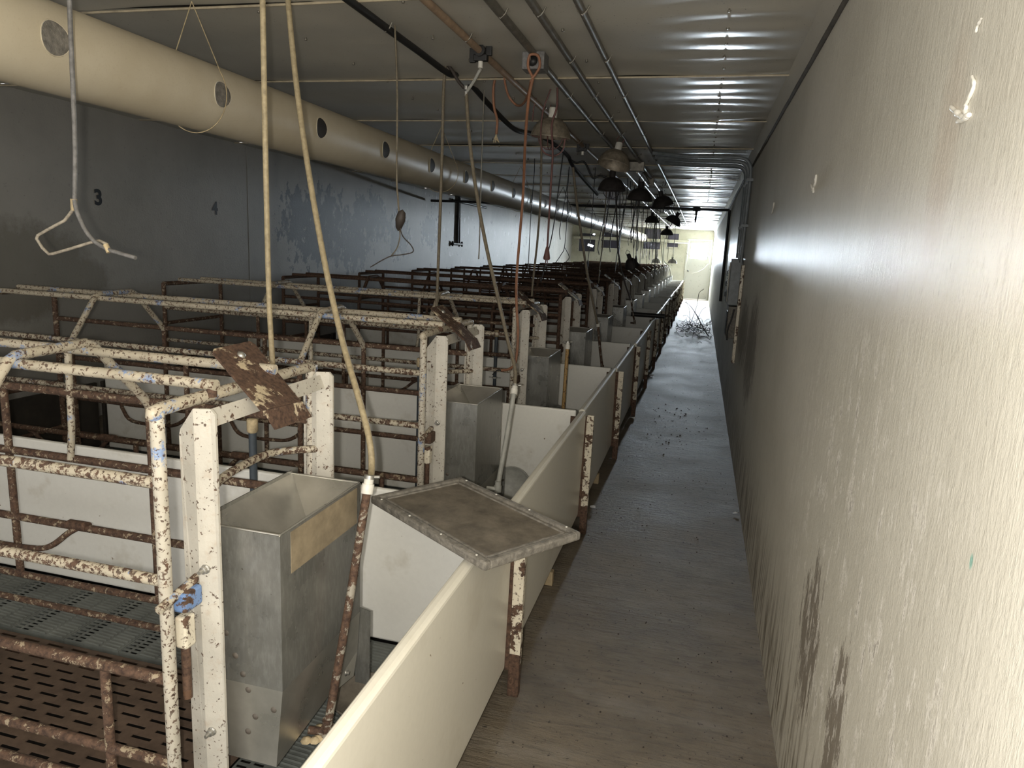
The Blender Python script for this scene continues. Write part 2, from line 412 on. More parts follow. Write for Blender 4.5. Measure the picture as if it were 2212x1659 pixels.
# door with daylit window
dr = holder('door_1'); dr.location = ((DX0+DX1)/2, YF+.03, 0); W2 = (DX1-DX0)/2
WX, WZ0, WZ1 = .29, 1.47, 2.0
MB().box(-W2, W2, -.02, .02, .015, WZ0).box(-W2, W2, -.02, .02, WZ1, DZ).box(-W2, -WX, -.02, .02, WZ0, WZ1).box(WX, W2, -.02, .02, WZ0, WZ1).build('door_leaf', 'door', dr)
MB().box(-WX, WX, -.006, .006, WZ0, WZ1).build('window_pane', 'glow', dr)
fr = MB()
for a in (-1, 1): fr.rbox(a*(W2+.03)-.03, a*(W2+.03)+.03, -.06, .06, 0, DZ+.05, .004)
fr.rbox(-W2, W2, -.06, .06, DZ, DZ+.05, .004).build('door_frame', 'door', dr)
MB().lathe([(0, 0), (.03, 0), (.03, .012), (.012, .015), (.012, .04), (.028, .05), (.028, .075), (0, .08)], 14, Matrix.Translation((-W2+.07, -.02, 1.02)) @ Matrix.Rotation(math.pi/2, 4, 'X')).build('door_knob', 'black', dr)
MB().tube([(-.18, -.03, .93), (.0, -.05, .98), (.2, -.06, 1.1), (.36, -.05, 1.3)], .008, 6).build('draught_strip', 'white_plastic', dr)

# far wall windows (dark panes in pale frames)
for i, (x0, x1, y0, y1) in enumerate([(1250, 1287, 505, 542), (1299, 1339, 500, 535), (1389, 1429, 495, 537), (1441, 1467, 505, 533)]):
    a = atY(x0, y1, YF); b = atY(x1, y0, YF); wo = holder('window_%d' % (i+1)); wo.location = ((a.x+b.x)/2, YF, (a.z+b.z)/2)
    hw, hh = abs(b.x-a.x)/2, abs(b.z-a.z)/2
    MB().rbox(-hw-.03, hw+.03, -.04, -.002, hh, hh+.05).rbox(-hw-.03, hw+.03, -.05, -.002, -hh-.05, -hh).rbox(-hw-.05, -hw, -.04, -.002, -hh, hh).rbox(hw, hw+.05, -.04, -.002, -hh, hh).build('window_frame', 'wall_far', wo)
    MB().box(-hw, hw, -.015, -.003, -hh, hh).build('window_pane', 'pane', wo)
    if i == 0: 
        MB().add([(.02, -.02, -.12), (.22, -.02, -.17), (.26, -.02, -.10), (.12, -.02, -.06), (.05, -.02, -.04)], [(0, 1, 2, 3, 4)]).add([(.2, -.02, .28), (.28, -.02, .28), (.28, -.02, .36), (.2, -.02, .36)], [(0, 1, 2, 3)]).build('broken_gap', 'chink', wo)
a = atY(1240, 510, YF-.1); b = atY(1488, 525, YF-.1)
tag(MB().tube([(a.x, YF-.1, (a.z+b.z)/2), (b.x, YF-.1, (a.z+b.z)/2)], .06, 12).build('wall_pipe', 'wall_far'), 'thick cream pipe running level across the end wall over the windows', 'pipe')

# painted numbers on the left wall
def number(txt, px, py, size):
    P = atX(px, py, XL); cu = bpy.data.curves.new('painted_number', 'FONT'); cu.body = txt; cu.size = size; cu.extrude = .0005; cu.align_x = 'CENTER'; cu.align_y = 'CENTER'; cu.offset = .006
    o = bpy.data.objects.new('painted_number', cu); o.data.materials.append(M['number_paint']); C.objects.link(o)
    o.parent = wl; o.location = (XL+.002, P.y, P.z); o.rotation_euler = (math.pi/2, 0, math.pi/2)
number('3', 212, 428, .17); number('4', 464, 451, .17)
MB().box(XL, XL+.003, 6.79, 6.796, 0, ZC-.03).build('wall_seam', 'wall_left', wl)

# foam drips and scrapes stuck to the right wall
def drip(pts, r):
    MB().tube(spline([atX(x, y, XR-.003) for x, y in pts], 5), [r*(.6+.8*abs(noise.noise(Vector((i*.8, pts[0][0], 0))))) for i in range(5*(len(pts)-1)+1)], 7).build('foam_drip', 'white_plastic', wr)
drip([(2100, 165), (2104, 185), (2092, 215), (2085, 232), (2088, 255)], .004); drip([(2088, 228), (2085, 242)], .005)
drip([(2055, 232), (2064, 240), (2076, 250), (2086, 252), (2094, 248)], .006); drip([(2070, 262), (2080, 259), (2090, 252)], .007)
drip([(1763, 378), (1761, 395), (1757, 405), (1757, 415)], .006); drip([(1752, 398), (1755, 412)], .005)
drip([(1672, 437), (1670, 450), (1667, 462)], .005); drip([(2120, 40), (2112, 55), (2108, 70)], .003)

# ------------------------------------------------------------------ pens
PP = 1.524; P1 = 2.17; NP = 16; ZF = .12
def near_far(k): return 'nearest the camera' if k == 0 else ('last before the end wall' if k == NP-1 else '%s from the camera' % ORD[k])

# --- crate (built once around its first position, then copied)
YC = 1.54; OFF = (-1.1, YC, ZF); YA, YB = 1.225, 1.85; XB = -3.72
def make_crate(dark=False, first=False):
    root = thing('farrowing_crate', '', 'animal crate', OFF, 'farrowing crates in a row along the barn')
    def T(name, pts, r, mat, n=10):
        if dark and mat.startswith('crate'): mat = 'crate_shaded'
        return MB().tube(pts, r, n).build(name, mat, root, OFF)
    RU, RL = .0155, .0128
    for y in (YA, YB):
        T('upright', [(-1.1, y, ZF+.005), (-1.1, y, 1.18)], RU, 'crate_top' if dark else 'upright', 12)
    T('front_crossbar', spline([(-1.1, YA, 1.165), (-1.1, YA+.012, 1.18), (-1.1, YC, 1.18), (-1.1, YB-.012, 1.18), (-1.1, YB, 1.165)], 4), RU, 'crate_top', 12)
    for y in (YC-.155, YC+.085):
        T('top_rail', [(-1.072, y, 1.209), (-2.4, y+.003, 1.207), (XB, y, 1.209)], .0138, 'crate_top', 12)
        MB().tube([(-1.085, y, 1.18), (-1.085, y, 1.209)], .012, 8).build('rail_stub', 'rust', root, OFF)
    for x in (-1.69, -2.95):
        T('hoop', [(x, YA, 1.0), (x, YA+.02, 1.03), (x+.02, YC-.175, 1.215), (x+.02, YC-.15, 1.228), (x-.02, YC+.10, 1.228), (x-.02, YC+.13, 1.215), (x, YB-.02, 1.03), (x, YB, 1.0)], .0145, 'crate_top')
    for si, y in enumerate((YA, YB)):
        for zi, z in enumerate((1.015, .783, .535, .312)):
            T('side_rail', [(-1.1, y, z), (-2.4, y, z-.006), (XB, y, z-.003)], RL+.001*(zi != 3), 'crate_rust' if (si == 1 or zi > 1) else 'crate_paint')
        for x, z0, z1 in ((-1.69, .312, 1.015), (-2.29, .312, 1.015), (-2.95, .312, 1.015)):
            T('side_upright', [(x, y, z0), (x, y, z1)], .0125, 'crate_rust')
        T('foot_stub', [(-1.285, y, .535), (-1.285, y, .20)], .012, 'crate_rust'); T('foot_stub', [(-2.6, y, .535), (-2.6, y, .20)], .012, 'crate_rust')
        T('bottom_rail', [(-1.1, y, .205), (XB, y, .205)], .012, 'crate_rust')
        s = 1 if si else -1
        for x in (-2.0, -2.75):
            T('bent_finger', spline([(x, y, .535), (x-.04, y-s*.015, .51), (x-.11, y-s*.03, .455), (x-.2, y-s*.035, .437), (x-.42, y-s*.035, .44), (x-.5, y-s*.02, .50), (x-.53, y, .535)], 4), .0105, 'crate_rust', 8)
            MB().tube([(x+.03, y, .536), (x-.05, y, .535)], .018, 10).build('sleeve', 'rust', root, OFF)
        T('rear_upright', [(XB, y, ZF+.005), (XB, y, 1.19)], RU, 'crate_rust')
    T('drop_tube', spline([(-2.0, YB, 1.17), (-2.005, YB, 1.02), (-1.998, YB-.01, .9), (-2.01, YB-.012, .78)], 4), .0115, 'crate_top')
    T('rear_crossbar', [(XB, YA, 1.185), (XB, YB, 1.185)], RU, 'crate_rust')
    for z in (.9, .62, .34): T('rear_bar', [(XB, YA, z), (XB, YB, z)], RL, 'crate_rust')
    # head posts: creased plates with a clipped corner
    for i, y in enumerate((1.315, 1.845)):
        x0, x1, xm = (-1.122, -1.024, -1.072); z0, z1 = ZF+.004, 1.17
        out = [(x0, z0), (xm, z0), (x1, z0), (x1, z1-.012), (x1-.012, z1), (xm, z1), (x0+.004, z1-.055), (x0, z1-.07)]
        dy = {xm: -.012}; th = .007
        fr_ = [(x, y+dy.get(x, 0), z) for x, z in out]; bk = [(x, y+th+dy.get(x, 0), z) for x, z in out]; n = len(out)
        MB().add(fr_+bk, [(0, 1, 5, 6, 7), (1, 2, 3, 4, 5), tuple(n+q for q in (7, 6, 5, 1, 0)), tuple(n+q for q in (5, 4, 3, 2, 1))] + [(a, n+a, n+(a+1) % n, (a+1) % n) for a in range(n)]).build('head_post', 'post_paint', root, OFF)
        if i == 0:
            for z in (.783, .352): MB().lathe([(0, .026), (.0045, .026), (.0055, .014), (.009, .013), (.009, .006), (.012, .004), (.012, 0)], 10, Matrix.Translation((-1.058, y-.006, z)) @ Matrix.Rotation(math.pi/2, 4, 'X'), False).build('bolt', 'bolt', root, OFF)
    h = MB().slab([(-1.055, 1.35, 1.118), (-1.055, 1.84, 1.118), (-1.068, 1.84, 1.158), (-1.068, 1.35, 1.158)], (.007, 0, .003)).build('header_bar', 'post_paint', root, OFF)
    # feed chute plate leaning over the header, with a folded lip
    q = [Vector((-1.19, 1.521, 1.267)), Vector((-1.19, 1.696, 1.270)), Vector((-.995, 1.622, 1.131)), Vector((-.995, 1.452, 1.142))]
    nrm = (q[1]-q[0]).cross(q[3]-q[0]).normalized(); nrm = nrm if nrm.z > 0 else -nrm
    q2 = [q[0]+(q[1]-q[0])*.07, q[0]+(q[1]-q[0])*.93, q[1]+(q[2]-q[1])*.06, q[2], q[3], q[0]+(q[3]-q[0])*.06]; th = nrm*-.006; n = 6
    MB().add(q2+[a+th for a in q2], [tuple(range(n))[::-1], tuple(n+a for a in range(n))] + [(a, (a+1) % n, n+(a+1) % n, n+a) for a in range(n)]).build('feed_chute', 'post_rusty' if dark else 'chute', root, OFF)
    MB().slab([(-.990, 1.452, 1.142), (-.990, 1.622, 1.131), (-.975, 1.645, 1.085), (-.975, 1.478, 1.09)], (-.006, 0, -.001)).build('chute_lip', 'chute', root, OFF)
    MB().lathe([(0, .012), (.006, .01), (.012, .006), (.012, 0)], 10, Matrix.Translation((q[0]+q[1])/2+(q[2]-q[1])*.18) @ Vector((0, 0, 1)).rotation_difference(nrm).to_matrix().to_4x4()).build('chute_bolt', 'bolt', root, OFF)
    T('feed_bar', spline([(-1.065, 1.33, .935), (-1.12, 1.45, .95), (-1.17, 1.70, .935), (-1.14, 1.79, .93), (-1.075, 1.842, .93)], 5), .0115, 'crate_paint')
    # latch bracket joining upright and head post
    MB().rbox(-1.105, -1.062, 1.24, 1.30, .70, .748, .006).build('latch_bracket', 'blue_bracket' if first else 'rust', root, OFF)
    T('latch_rod', [(-1.085, 1.185, .735), (-1.085, 1.31, .757)], .011, 'crate_paint')
    MB().rbox(-1.10, -1.068, 1.245, 1.28, .605, .685, .006).build('latch_clip', 'post_rusty', root, OFF)
    T('latch_pin', [(-1.085, 1.262, .62), (-1.085, 1.262, .47)], .011, 'rust')
    return root
crate_first = make_crate(False, True); crate0 = make_crate(); crate_far_shaded = make_crate(True)

# --- feeder
FO = (-.98, 1.565, .24)
def make_feeder():
    root = thing('sow_feeder', '', 'feeder', FO, 'galvanised feeders hung on the crate fronts')
    xa, xb, ya, yb = -1.118, -.893, 1.36, 1.77; zt, zf, zb = .868, .462, .255; t = .003
    hop = MB()
    hop.box(xa, xb, ya, ya+t, zf, zt).box(xa, xb, yb-t, yb, zf, zt).box(xb-t, xb, ya+t, yb-t, zf, zt).box(xa, xa+t, ya+t, yb-t, zf-.05, zt+.012)
    hop.build('hopper_body', 'galv', root, FO)
    # sloping inside faces of the hopper mouth
    b = [(-.945, 1.40, .70), (-.915, 1.40, .70), (-.915, 1.62, .70), (-.945, 1.62, .70)]
    r = [(xa+t, ya+t, zt+.002), (xb-t, ya+t, zt+.002), (xb-t, yb-t, zt+.002), (xa+t, yb-t, zt+.002)]
    MB().add(r+b, [(0, 1, 5, 4), (1, 2, 6, 5), (2, 3, 7, 6), (3, 0, 4, 7), (4, 5, 6, 7)]).build('hopper_slope', 'galv_lit', root, FO)
    rim = MB(); 
    for p, q_ in ((r[0], r[1]), (r[1], r[2]), (r[2], r[3])): rim.tube([p, q_], .003, 6)
    rim.build('rolled_rim', 'galv_lit', root, FO)
    # trough: lower part folds back and bulges out at the far end
    L = [(xa, ya, zf), (xb, ya, zf), (xb, ya+.27, zf), (xb, yb, zf), (xa, yb, zf)]; Bq = [(xa, ya+.001, zb-.01), (xb-.022, ya+.001, zb-.01), (xb-.03, ya+.27, zb+.005), (xb-.004, yb-.03, zb+.01), (xa, yb, zb-.01)]
    Fz = [(xb-.008, yb, .33)]
    MB().add(L+Bq+Fz, [(0, 1, 6, 5), (1, 2, 7, 6), (2, 3, 10), (2, 10, 7), (7, 10, 8), (3, 4, 9, 8, 10), (4, 0, 5, 9), (5, 6, 7, 8, 9)]).build('trough', 'galv_lit', root, FO)
    MB().slab([(-.91, yb+.004, .22), (-.862, yb+.004, .22), (-.862, yb+.004, .465), (-.91, yb+.004, .475)], (0, .004, 0)).build('trough_flange', 'galv', root, FO)
    MB().box(xb, xb+.0015, 1.405, 1.745, .755, .862).build('tag_plate', 'tag', root, FO)
    for p, m4 in (((-.915, 1.60, .80), Matrix.Rotation(-.5, 4, 'Y')), ((xb-.008, 1.70, .30), Matrix.Rotation(math.pi/2, 4, 'Y'))):
        MB().lathe([(0, .010), (.006, .010), (.006, .003), (.010, .002), (.010, 0)], 8, Matrix.Translation(p) @ m4).build('bolt', 'bolt', root, FO)
    for x, z in ((-1.049, .59), (-1.024, .533), (-1.004, .486), (-.99, .446), (-.972, .375), (-.919, .406), (-.994, .328)):
        MB().lathe([(0, .0025), (.007, .0015), (.0085, 0)], 10, Matrix.Translation((x, ya, z)) @ Matrix.Rotation(math.pi/2, 4, 'X')).build('rivet', 'dark_rivet', root, FO)
    return root
feeder0 = make_feeder()

# --- pen floor: slotted iron under the sow, ribbed plastic tiles for the piglets
def slot_plate(x0, x1, y0, y1, z1, th, px, py, sx, sy, stag=True, wd=None):
    wd = wd or th
    """plate with a grid of through slots (open cells), walls included"""
    mb = MB(); nx = max(1, round((x1-x0)/px)); ny = max(1, round((y1-y0)/py)); px = (x1-x0)/nx; py = (y1-y0)/ny
    for j in range(ny):
        a = y0+j*py; b = a+py; s0 = (a+b)/2-sy/2; s1 = s0+sy
        mb.add([(x0, a, z1), (x1, a, z1), (x1, s0, z1), (x0, s0, z1)], [(0, 1, 2, 3)]); mb.add([(x0, s1, z1), (x1, s1, z1), (x1, b, z1), (x0, b, z1)], [(0, 1, 2, 3)])
        x = x0; off = (px/2 if (stag and j % 2) else 0)
        for i in range(nx):
            c0 = x0+i*px+off+(px-sx)/2; c1 = c0+sx
            if c1 > x1-.004: break
            mb.add([(x, s0, z1), (c0, s0, z1), (c0, s1, z1), (x, s1, z1)], [(0, 1, 2, 3)])
            mb.add([(c0, s0, z1), (c1, s0, z1), (c1, s1, z1), (c0, s1, z1), (c0, s0, z1-wd), (c1, s0, z1-wd), (c1, s1, z1-wd), (c0, s1, z1-wd)], [(0, 4, 5, 1), (1, 5, 6, 2), (2, 6, 7, 3), (3, 7, 4, 0)])
            x = c1
        mb.add([(x, s0, z1), (x1, s0, z1), (x1, s1, z1), (x, s1, z1)], [(0, 1, 2, 3)])
    mb.add([(x0, y0, z1-th), (x1, y0, z1-th), (x1, y0, z1), (x0, y0, z1)], [(0, 1, 2, 3)]); mb.add([(x0, y1, z1-th), (x1, y1, z1-th), (x1, y1, z1), (x0, y1, z1)], [(3, 2, 1, 0)])
    return mb
PFO = (-2.1, 1.41, ZF)
sow_me = slot_plate(-3.70, -1.12, 1.20, 1.775, ZF+.002, .02, .105, .036, .066, .0125, True, .003); 
def tile_mesh(w, d):
    mb = slot_plate(0, w*.31, 0, d, 0, .018, w*.155, .019, w*.115, .0105, False, .003)
    mb.box(w*.31, w, 0, d-.002, -.02, 0)
    n = int(d/.0165)
    for i in range(n):
        y = .006+i*(d-.012)/n
        for a, b in ((.35, .63), (.68, .96)):
            mb.add([(w*a, y, .0003), (w*a, y+.0045, .0032), (w*a, y+.009, .0003), (w*b, y-.004, .0003), (w*b, y+.0005, .0032), (w*b, y+.005, .0003)], [(0, 3, 4, 1), (1, 4, 5, 2)])
    return mb.mesh('creep_tile')
TW, TD = .2345, .36
tile_me = tile_mesh(TW-.003, TD); tile_me.materials.append(M['tile'])
def make_floor():
    root = thing('pen_floor', '', 'slatted floor', PFO, 'raised slatted pen floors')
    sow_me.build('iron_slat', 'sow_slat', root, PFO)
    def tile(x, y, sx=1, sy=1):
        o = bpy.data.objects.new('creep_tile', tile_me); C.objects.link(o); o.parent = root
        o.location = (x-PFO[0], y-PFO[1], 0); o.scale = (sx, sy, 1)
    for i in range(11): tile(-1.12-TW*(i+1), 1.80, 1, (2.155-1.80)/TD)
    for i in range(11): tile(-1.12-TW*(i+1), .675, 1, .485/TD)
    for j in range(4):
        for i in range(2): tile(-1.115+i*.278, .675+j*.37, 1.18, .368/TD)
    MB().box(-3.70, -1.12, 1.165, 1.195, .0, ZF-.004).build('floor_beam', 'rust', root, PFO); MB().box(-3.70, -1.12, 1.777, 1.80, .0, ZF-.022).build('floor_beam', 'rust', root, PFO)
    return root
floor0 = make_floor()

# --- other pen parts
panel_me = MB().rbox(-.018, .018, -.748, .748, 0, .60, .012, 3).mesh('front_panel'); panel_me.materials.append(M['panel'])
PX = -.548
def make_post():
    root = thing('panel_post', '', 'post', (-.515, P1, 0), 'steel posts between the front boards')
    MB().rbox(-.004, .034, -.004, .001, .16, .685, .0015).build('painted_face', 'post_rusty', root)
    MB().rbox(.029, .034, .001, .026, .12, .68, .0015).build('outer_flange', 'post_rusty', root)
    MB().rbox(-.058, -.004, -.0055, .0005, .10, .68, .002).build('side_flange', 'rust', root)
    MB().rbox(-.006, .034, -.006, .026, 0, .165, .003).build('rusted_foot', 'rust', root)
    MB().rbox(-.092, -.062, -.018, -.013, .30, .675, .002).build('inner_bracket', 'rust', root)
    return root
post0 = make_post()
div_me = MB().rbox(-1.56, 1.56, -.012, .012, .005, .585, .008, 2).mesh('divider_panel'); div_me.materials.append(M['divider'])
rear_me = MB().rbox(-.012, .012, -.74, .74, .0, .44, .006, 2).mesh('rear_panel'); rear_me.materials.append(M['dark_board'])
for k in range(NP):
    dy = PP*k; pos = near_far(k)
    c = crate_first if k == 0 else crate0 if k == 1 else crate_far_shaded if k == 3 else copy_tree(crate0 if k < 3 else crate_far_shaded); c.location = (OFF[0]+random.uniform(-.01, .01)*(k > 1), OFF[1]+dy, OFF[2]); 
    c['label'] = ('chipped cream and rusty tubular sow crate, %s' if k < 3 else 'rusty tubular sow crate, shade painted in, with cream head posts, %s') % pos
    f = feeder0 if k == 0 else copy_tree(feeder0, None, ('tag_plate',)); f.location = (FO[0], FO[1]+dy, FO[2]); f['label'] = 'grey galvanised hopper feeder on the crate front, %s' % pos
    if k < 5: g = floor0 if k == 0 else copy_tree(floor0); g.location = (PFO[0], PFO[1]+dy, PFO[2])
    else:
        g = thing('pen_floor', '', 'slatted floor', (PFO[0], PFO[1]+dy, PFO[2]), 'raised slatted pen floors')
        mb = MB().box(-1.6, 1.54, -.74, -.215, -.02, 0).box(-1.6, 1.54, .37, .745, -.02, 0).box(.98, 1.54, -.215, .37, -.02, 0).build('creep_tile', 'tile', g)
        MB().box(-1.6, .978, -.21, .365, -.02, .002).build('iron_slat', 'sow_slat', g)
        MB().box(-1.6, 1.54, -.24, -.215, -.115, -.022).build('floor_beam', 'rust', g)
    g['label'] = 'grey tile and rusty slatted floor of the pen %s' % pos
    p = bpy.data.objects.new('front_panel', panel_me); C.objects.link(p); p.location = (PX, 1.41+dy, .108+random.uniform(-.004, .004)); p.rotation_euler = (0, random.uniform(-.012, .02), random.uniform(-.006, .006)*(k > 0))
    tag(p, 'long cream plastic board facing the aisle, %s' % pos, 'board', 'cream front boards along the aisle')
    q = post0 if k == 0 else copy_tree(post0); q.location = (-.515, P1+dy, 0); q['label'] = 'flaking white steel post with rusted foot between front boards, %s' % pos
    d = bpy.data.objects.new('divider_panel', div_me); C.objects.link(d); d.location = (-2.14, P1+dy, ZF); tag(d, 'white plastic divider board across the pens, %s' % pos, 'board', 'white dividers between the pens')
    r = bpy.data.objects.new('rear_panel', rear_me); C.objects.link(r); r.location = (-3.765, 1.41+dy, ZF); tag(r, 'dark low board closing the back of the pen %s' % pos, 'board', 'dark boards at the back of the pens')

# --- drinker pipes: foot, pipe, collar, hose up to the ceiling pipe
def drinker(label, foot, top, mat, r, hose, hmat, hr, collar=True, spill=False):
    root = thing('drinker_pipe', label, 'pipe', foot, 'drinker pipes beside the feeders'); F = Vector(foot); Tp = Vector(top); off = tuple(F)
    MB().tube([F+Vector((0, 0, .03)), F.lerp(Tp, .5), Tp], r, 10).build('pipe', mat, root, off)
    MB().tube([F, F+Vector((0, 0, .028))], r*1.5, 10).tube([F+Vector((0, 0, .028)), F+Vector((0, 0, .05))], r*1.25, 8).tube([F+Vector((-.05, -.015, .015)), F+Vector((.01, 0, .012))], r*.9, 8).build('foot_fitting', mat, root, off)
    if collar:
        d = (Tp-F).normalized(); MB().tube([Tp-d*.005, Tp+d*.022], r*1.45, 12).tube([Tp+d*.022, Tp+d*.036], r*1.15, 10).build('collar', 'white_plastic', root, off)
        MB().tube([Tp+d*.036, Tp+d*.046], r*1.3, 10).tube([Tp+d*.041+R_*r*.9, Tp+d*.041+R_*(r*.9+.018)], .005, 6).build('hose_clamp', 'bolt', root, off)
    if hose: MB().tube(spline([Tp]+hose, 8), hr, 10).build('hose', hmat, root, off)
    if spill:
        mb = MB(); 
        for i in range(9): mb.lathe([(0, .012), (.012, .008), (.016, 0)], 7, Matrix.Translation(F+Vector((random.uniform(-.05, .03), random.uniform(-.03, .03), -.008))))
        o = mb.build('mineral_crust', 'crust', root, off)
    return root
PB = (-1.11, 2.48)
f1 = atX(708, 1588, -.868); t1 = atX(793, 1062, -.835)
drinker('rust-red drinker pipe with white collar leading up to a tan hose', f1, t1, 'pipe_rust', .0118,
        [atY(803, 1010, 1.80), atY(797, 945, 1.84), atY(775, 860, 1.9), atY(738, 730, 2.0), atY(700, 560, 2.12), atY(665, 360, 2.24), atY(640, 180, 2.32), atY(622, 0, 2.38), atY(617, -60, 2.40)], 'tan_hose', .0098, spill=True)
f2 = atX(1075, 1062, -.80); t2 = atX(1110, 850, -.80)
drinker('pale grey drinker pipe beside the second feeder under a brown hose', f2, t2, 'grey_pvc', .012,
        [atY(1113, 800, 3.2), atY(1098, 740, 3.25), atY(1075, 640, 3.3), atY(1050, 530, 3.36), atY(1030, 420, 3.42), atY(1014, 300, 3.46), atY(1007, 200, 3.5)], 'brown_hose', .009)
f3 = atX(1215, 905, -.80); t3 = atX(1226, 752, -.80); f3 = f3+(f3-t3)*((f3.z-ZF-.012)/(t3.z-f3.z))
drinker('yellow corroded drinker pipe beside the third feeder', f3, t3, 'yellow_pipe', .012, None, None, 0)
f4 = atY(1300, 800, 6.3); t4 = atY(1292, 705, 6.3)
drinker('dark drinker pipe beside the fourth feeder with a long dark hose', f4, t4, 'pipe_rust', .012,
        [atY(1282, 657, 6.25), atY(1268, 587, 6.2), atY(1255, 500, 6.2), atY(1245, 430, 6.2), atY(1238, 362, 6.2)], 'brown_hose', .011)
f5 = atY(1370, 700, 9.3); t5 = atY(1364, 652, 9.3)
drinker('far drinker pipe with a dark hose bending down past the feeders', f5, t5, 'pipe_rust', .012,
        [atY(1348, 605, 9.25), atY(1338, 560, 9.25), atY(1334, 520, 9.25), atY(1331, 430, 9.25), atY(1330, 392, 9.25)], 'dark_hose', .011)
# slim dark-blue pipes at the divider side of each pen
for k in range(7):
    y = P1-.115+PP*k
    b = thing('nipple_pipe', 'dark blue plastic pipe with pale cap standing by a divider, %s' % near_far(k), 'pipe', (-1.45, y, ZF), 'blue standpipes beside the dividers')
    MB().tube([(0, 0, .01), (0, 0, .78)], .0135, 12).build('pipe', 'blue_pvc', b)
    MB().lathe([(0, .815), (.017, .815), (.019, .81), (.019, .77), (.0135, .765)], 12).build('cap', 'crust', b)
    for z in (.10, .45): MB().tube([(0, 0, z-.006), (0, 0, z+.006)], .021, 10).box(-.045, .045, -.004, .004, z-.004, z+.004).build('clip', 'grey_pvc', b)
    MB().lathe([(.02, 0), (.02, .05), (.014, .055)], 12).build('foot', 'white_plastic', b)

# ------------------------------------------------------------------ tray lid lying across the first post
zl = .722
cs = [atZ(805, 1088, zl), atZ(990, 1043, zl), atZ(1255, 1165, zl), atZ(1045, 1238, zl)]
ctr = sum(cs, Vector())/4; ex = ((cs[2]-cs[1])+(cs[3]-cs[0])).normalized(); ey = Vector((0, 0, 1)).cross(ex)
lx = ((cs[2]-cs[1]).length+(cs[3]-cs[0]).length)/4; ly = ((cs[1]-cs[0]).length+(cs[2]-cs[3]).length)/4
lid = thing('tray_lid', 'grimy brown flat tray lid lying across the front board and post', 'tray', (ctr.x, ctr.y, zl), None)
lid.rotation_euler = (0.0, 0.0, math.atan2(ex.y, ex.x))
MB().rbox(-lx+.02, lx-.02, -ly+.02, ly-.02, .004, .017, .003).build('tray_bed', 'lid', lid)
rim = MB()
for s in (-1, 1):
    rim.rbox(-lx, lx, s*(ly-.012)-.012, s*(ly-.012)+.012, .0, .026, .006); rim.rbox(s*(lx-.012)-.012, s*(lx-.012)+.012, -ly+.02, ly-.02, .0, .026, .006)
    rim.rbox(-lx+.035, lx-.035, s*(ly-.036)-.004, s*(ly-.036)+.004, .012, .0215, .002); rim.rbox(s*(lx-.036)-.004, s*(lx-.036)+.004, -ly+.04, ly-.04, .012, .0215, .002)
rim.build('tray_rim', 'lid_rim', lid)
rv = MB()
for i in range(4):
    for s in (-1, 1): rv.lathe([(0, .0285), (.003, .028), (.004, .025)], 6, Matrix.Translation((-lx+.05+i*(2*lx-.1)/3, s*(ly-.012), 0)))
o = rv.build('rivet', 'white_plastic', lid)

# creep bowls
def bowl(label, loc, rx, ry, r, mat):
    o = MB().lathe([(0, 0), (r*.8, 0), (r, .035), (r*.99, .04), (r*.96, .038), (r*.76, .008), (0, .006)], 28).build('feed_bowl', mat)
    o.location = loc; o.rotation_euler = (rx, ry, 0); return tag(o, label, 'bowl', None)
p = atZ(775, 1515, ZF+.01); bowl('brown shallow bowl on the floor between feeder and front board', (p.x+.03, p.y, ZF+.004), 0, 0, .115, 'lid')
p = atY(1106, 1050, 3.46); bowl('dark grey bowl propped on edge behind the second drinker pipe', (p.x, p.y, p.z), math.radians(72), math.radians(18), .105, 'grey_pvc')

# ------------------------------------------------------------------ air duct
DXc, DZc, DR = -2.115, 2.125, .14
duct = thing('air_duct', 'long cream round air duct hung under the ceiling', 'duct', (DXc, 12, DZc))
holes = []
hp = [(120, 78), (481, 200), (695, 274), (834, 323), (934, 357), (1008, 383), (1064, 404), (1110, 418)]
for x, y in hp:
    d = ray(x, y); a = d.x**2+d.z**2; ox, oz = EYE.x-DXc, EYE.z-DZc; b_ = ox*d.x+oz*d.z; c_ = ox*ox+oz*oz-DR*DR
    t = (-b_-math.sqrt(max(0, b_*b_-a*c_)))/a; P = EYE+d*t; holes.append((P.y, math.atan2(P.z-DZc, P.x-DXc)))
ang = sum(h[1] for h in holes)/len(holes); sp = (holes[4][0]-holes[0][0])/4
hy = [h[0] for h in holes[:5]]; 
while hy[-1]+sp < 26: hy.append(hy[-1]+sp)
y = -2.3; n = 48; segs = []
while y < 26.5:
    segs.append((y, min(26.55, y+3.05))); y += 3.05
for (a, b) in segs:
    mb = MB(); m = 8
    vs = []; 
    for j in range(m+1):
        yy = a+(b-a)*j/m
        for k in range(n):
            q = 2*math.pi*k/n; vs.append((DR*math.cos(q), yy-12, DR*math.sin(q)))
    mb.add(vs, [(j*n+k, (j+1)*n+k, (j+1)*n+(k+1) % n, j*n+(k+1) % n) for j in range(m) for k in range(n)], True)
    mb.build('duct_tube', 'duct', duct)
    cr = MB(); cr.add([(DR*1.022*math.cos(2*math.pi*k/n), yy-12, DR*1.022*math.sin(2*math.pi*k/n)) for yy in (b-.03, b+.03) for k in range(n)], [(k, n+k, n+(k+1) % n, (k+1) % n) for k in range(n)], True)
    if b < 26 and b > 9: cr.build('duct_joint', 'duct', duct)
mbe = MB().add([(DR*math.cos(2*math.pi*k/n), 14.55, DR*math.sin(2*math.pi*k/n)) for k in range(n)], [tuple(range(n))]); mbe.build('duct_end', 'duct', duct)
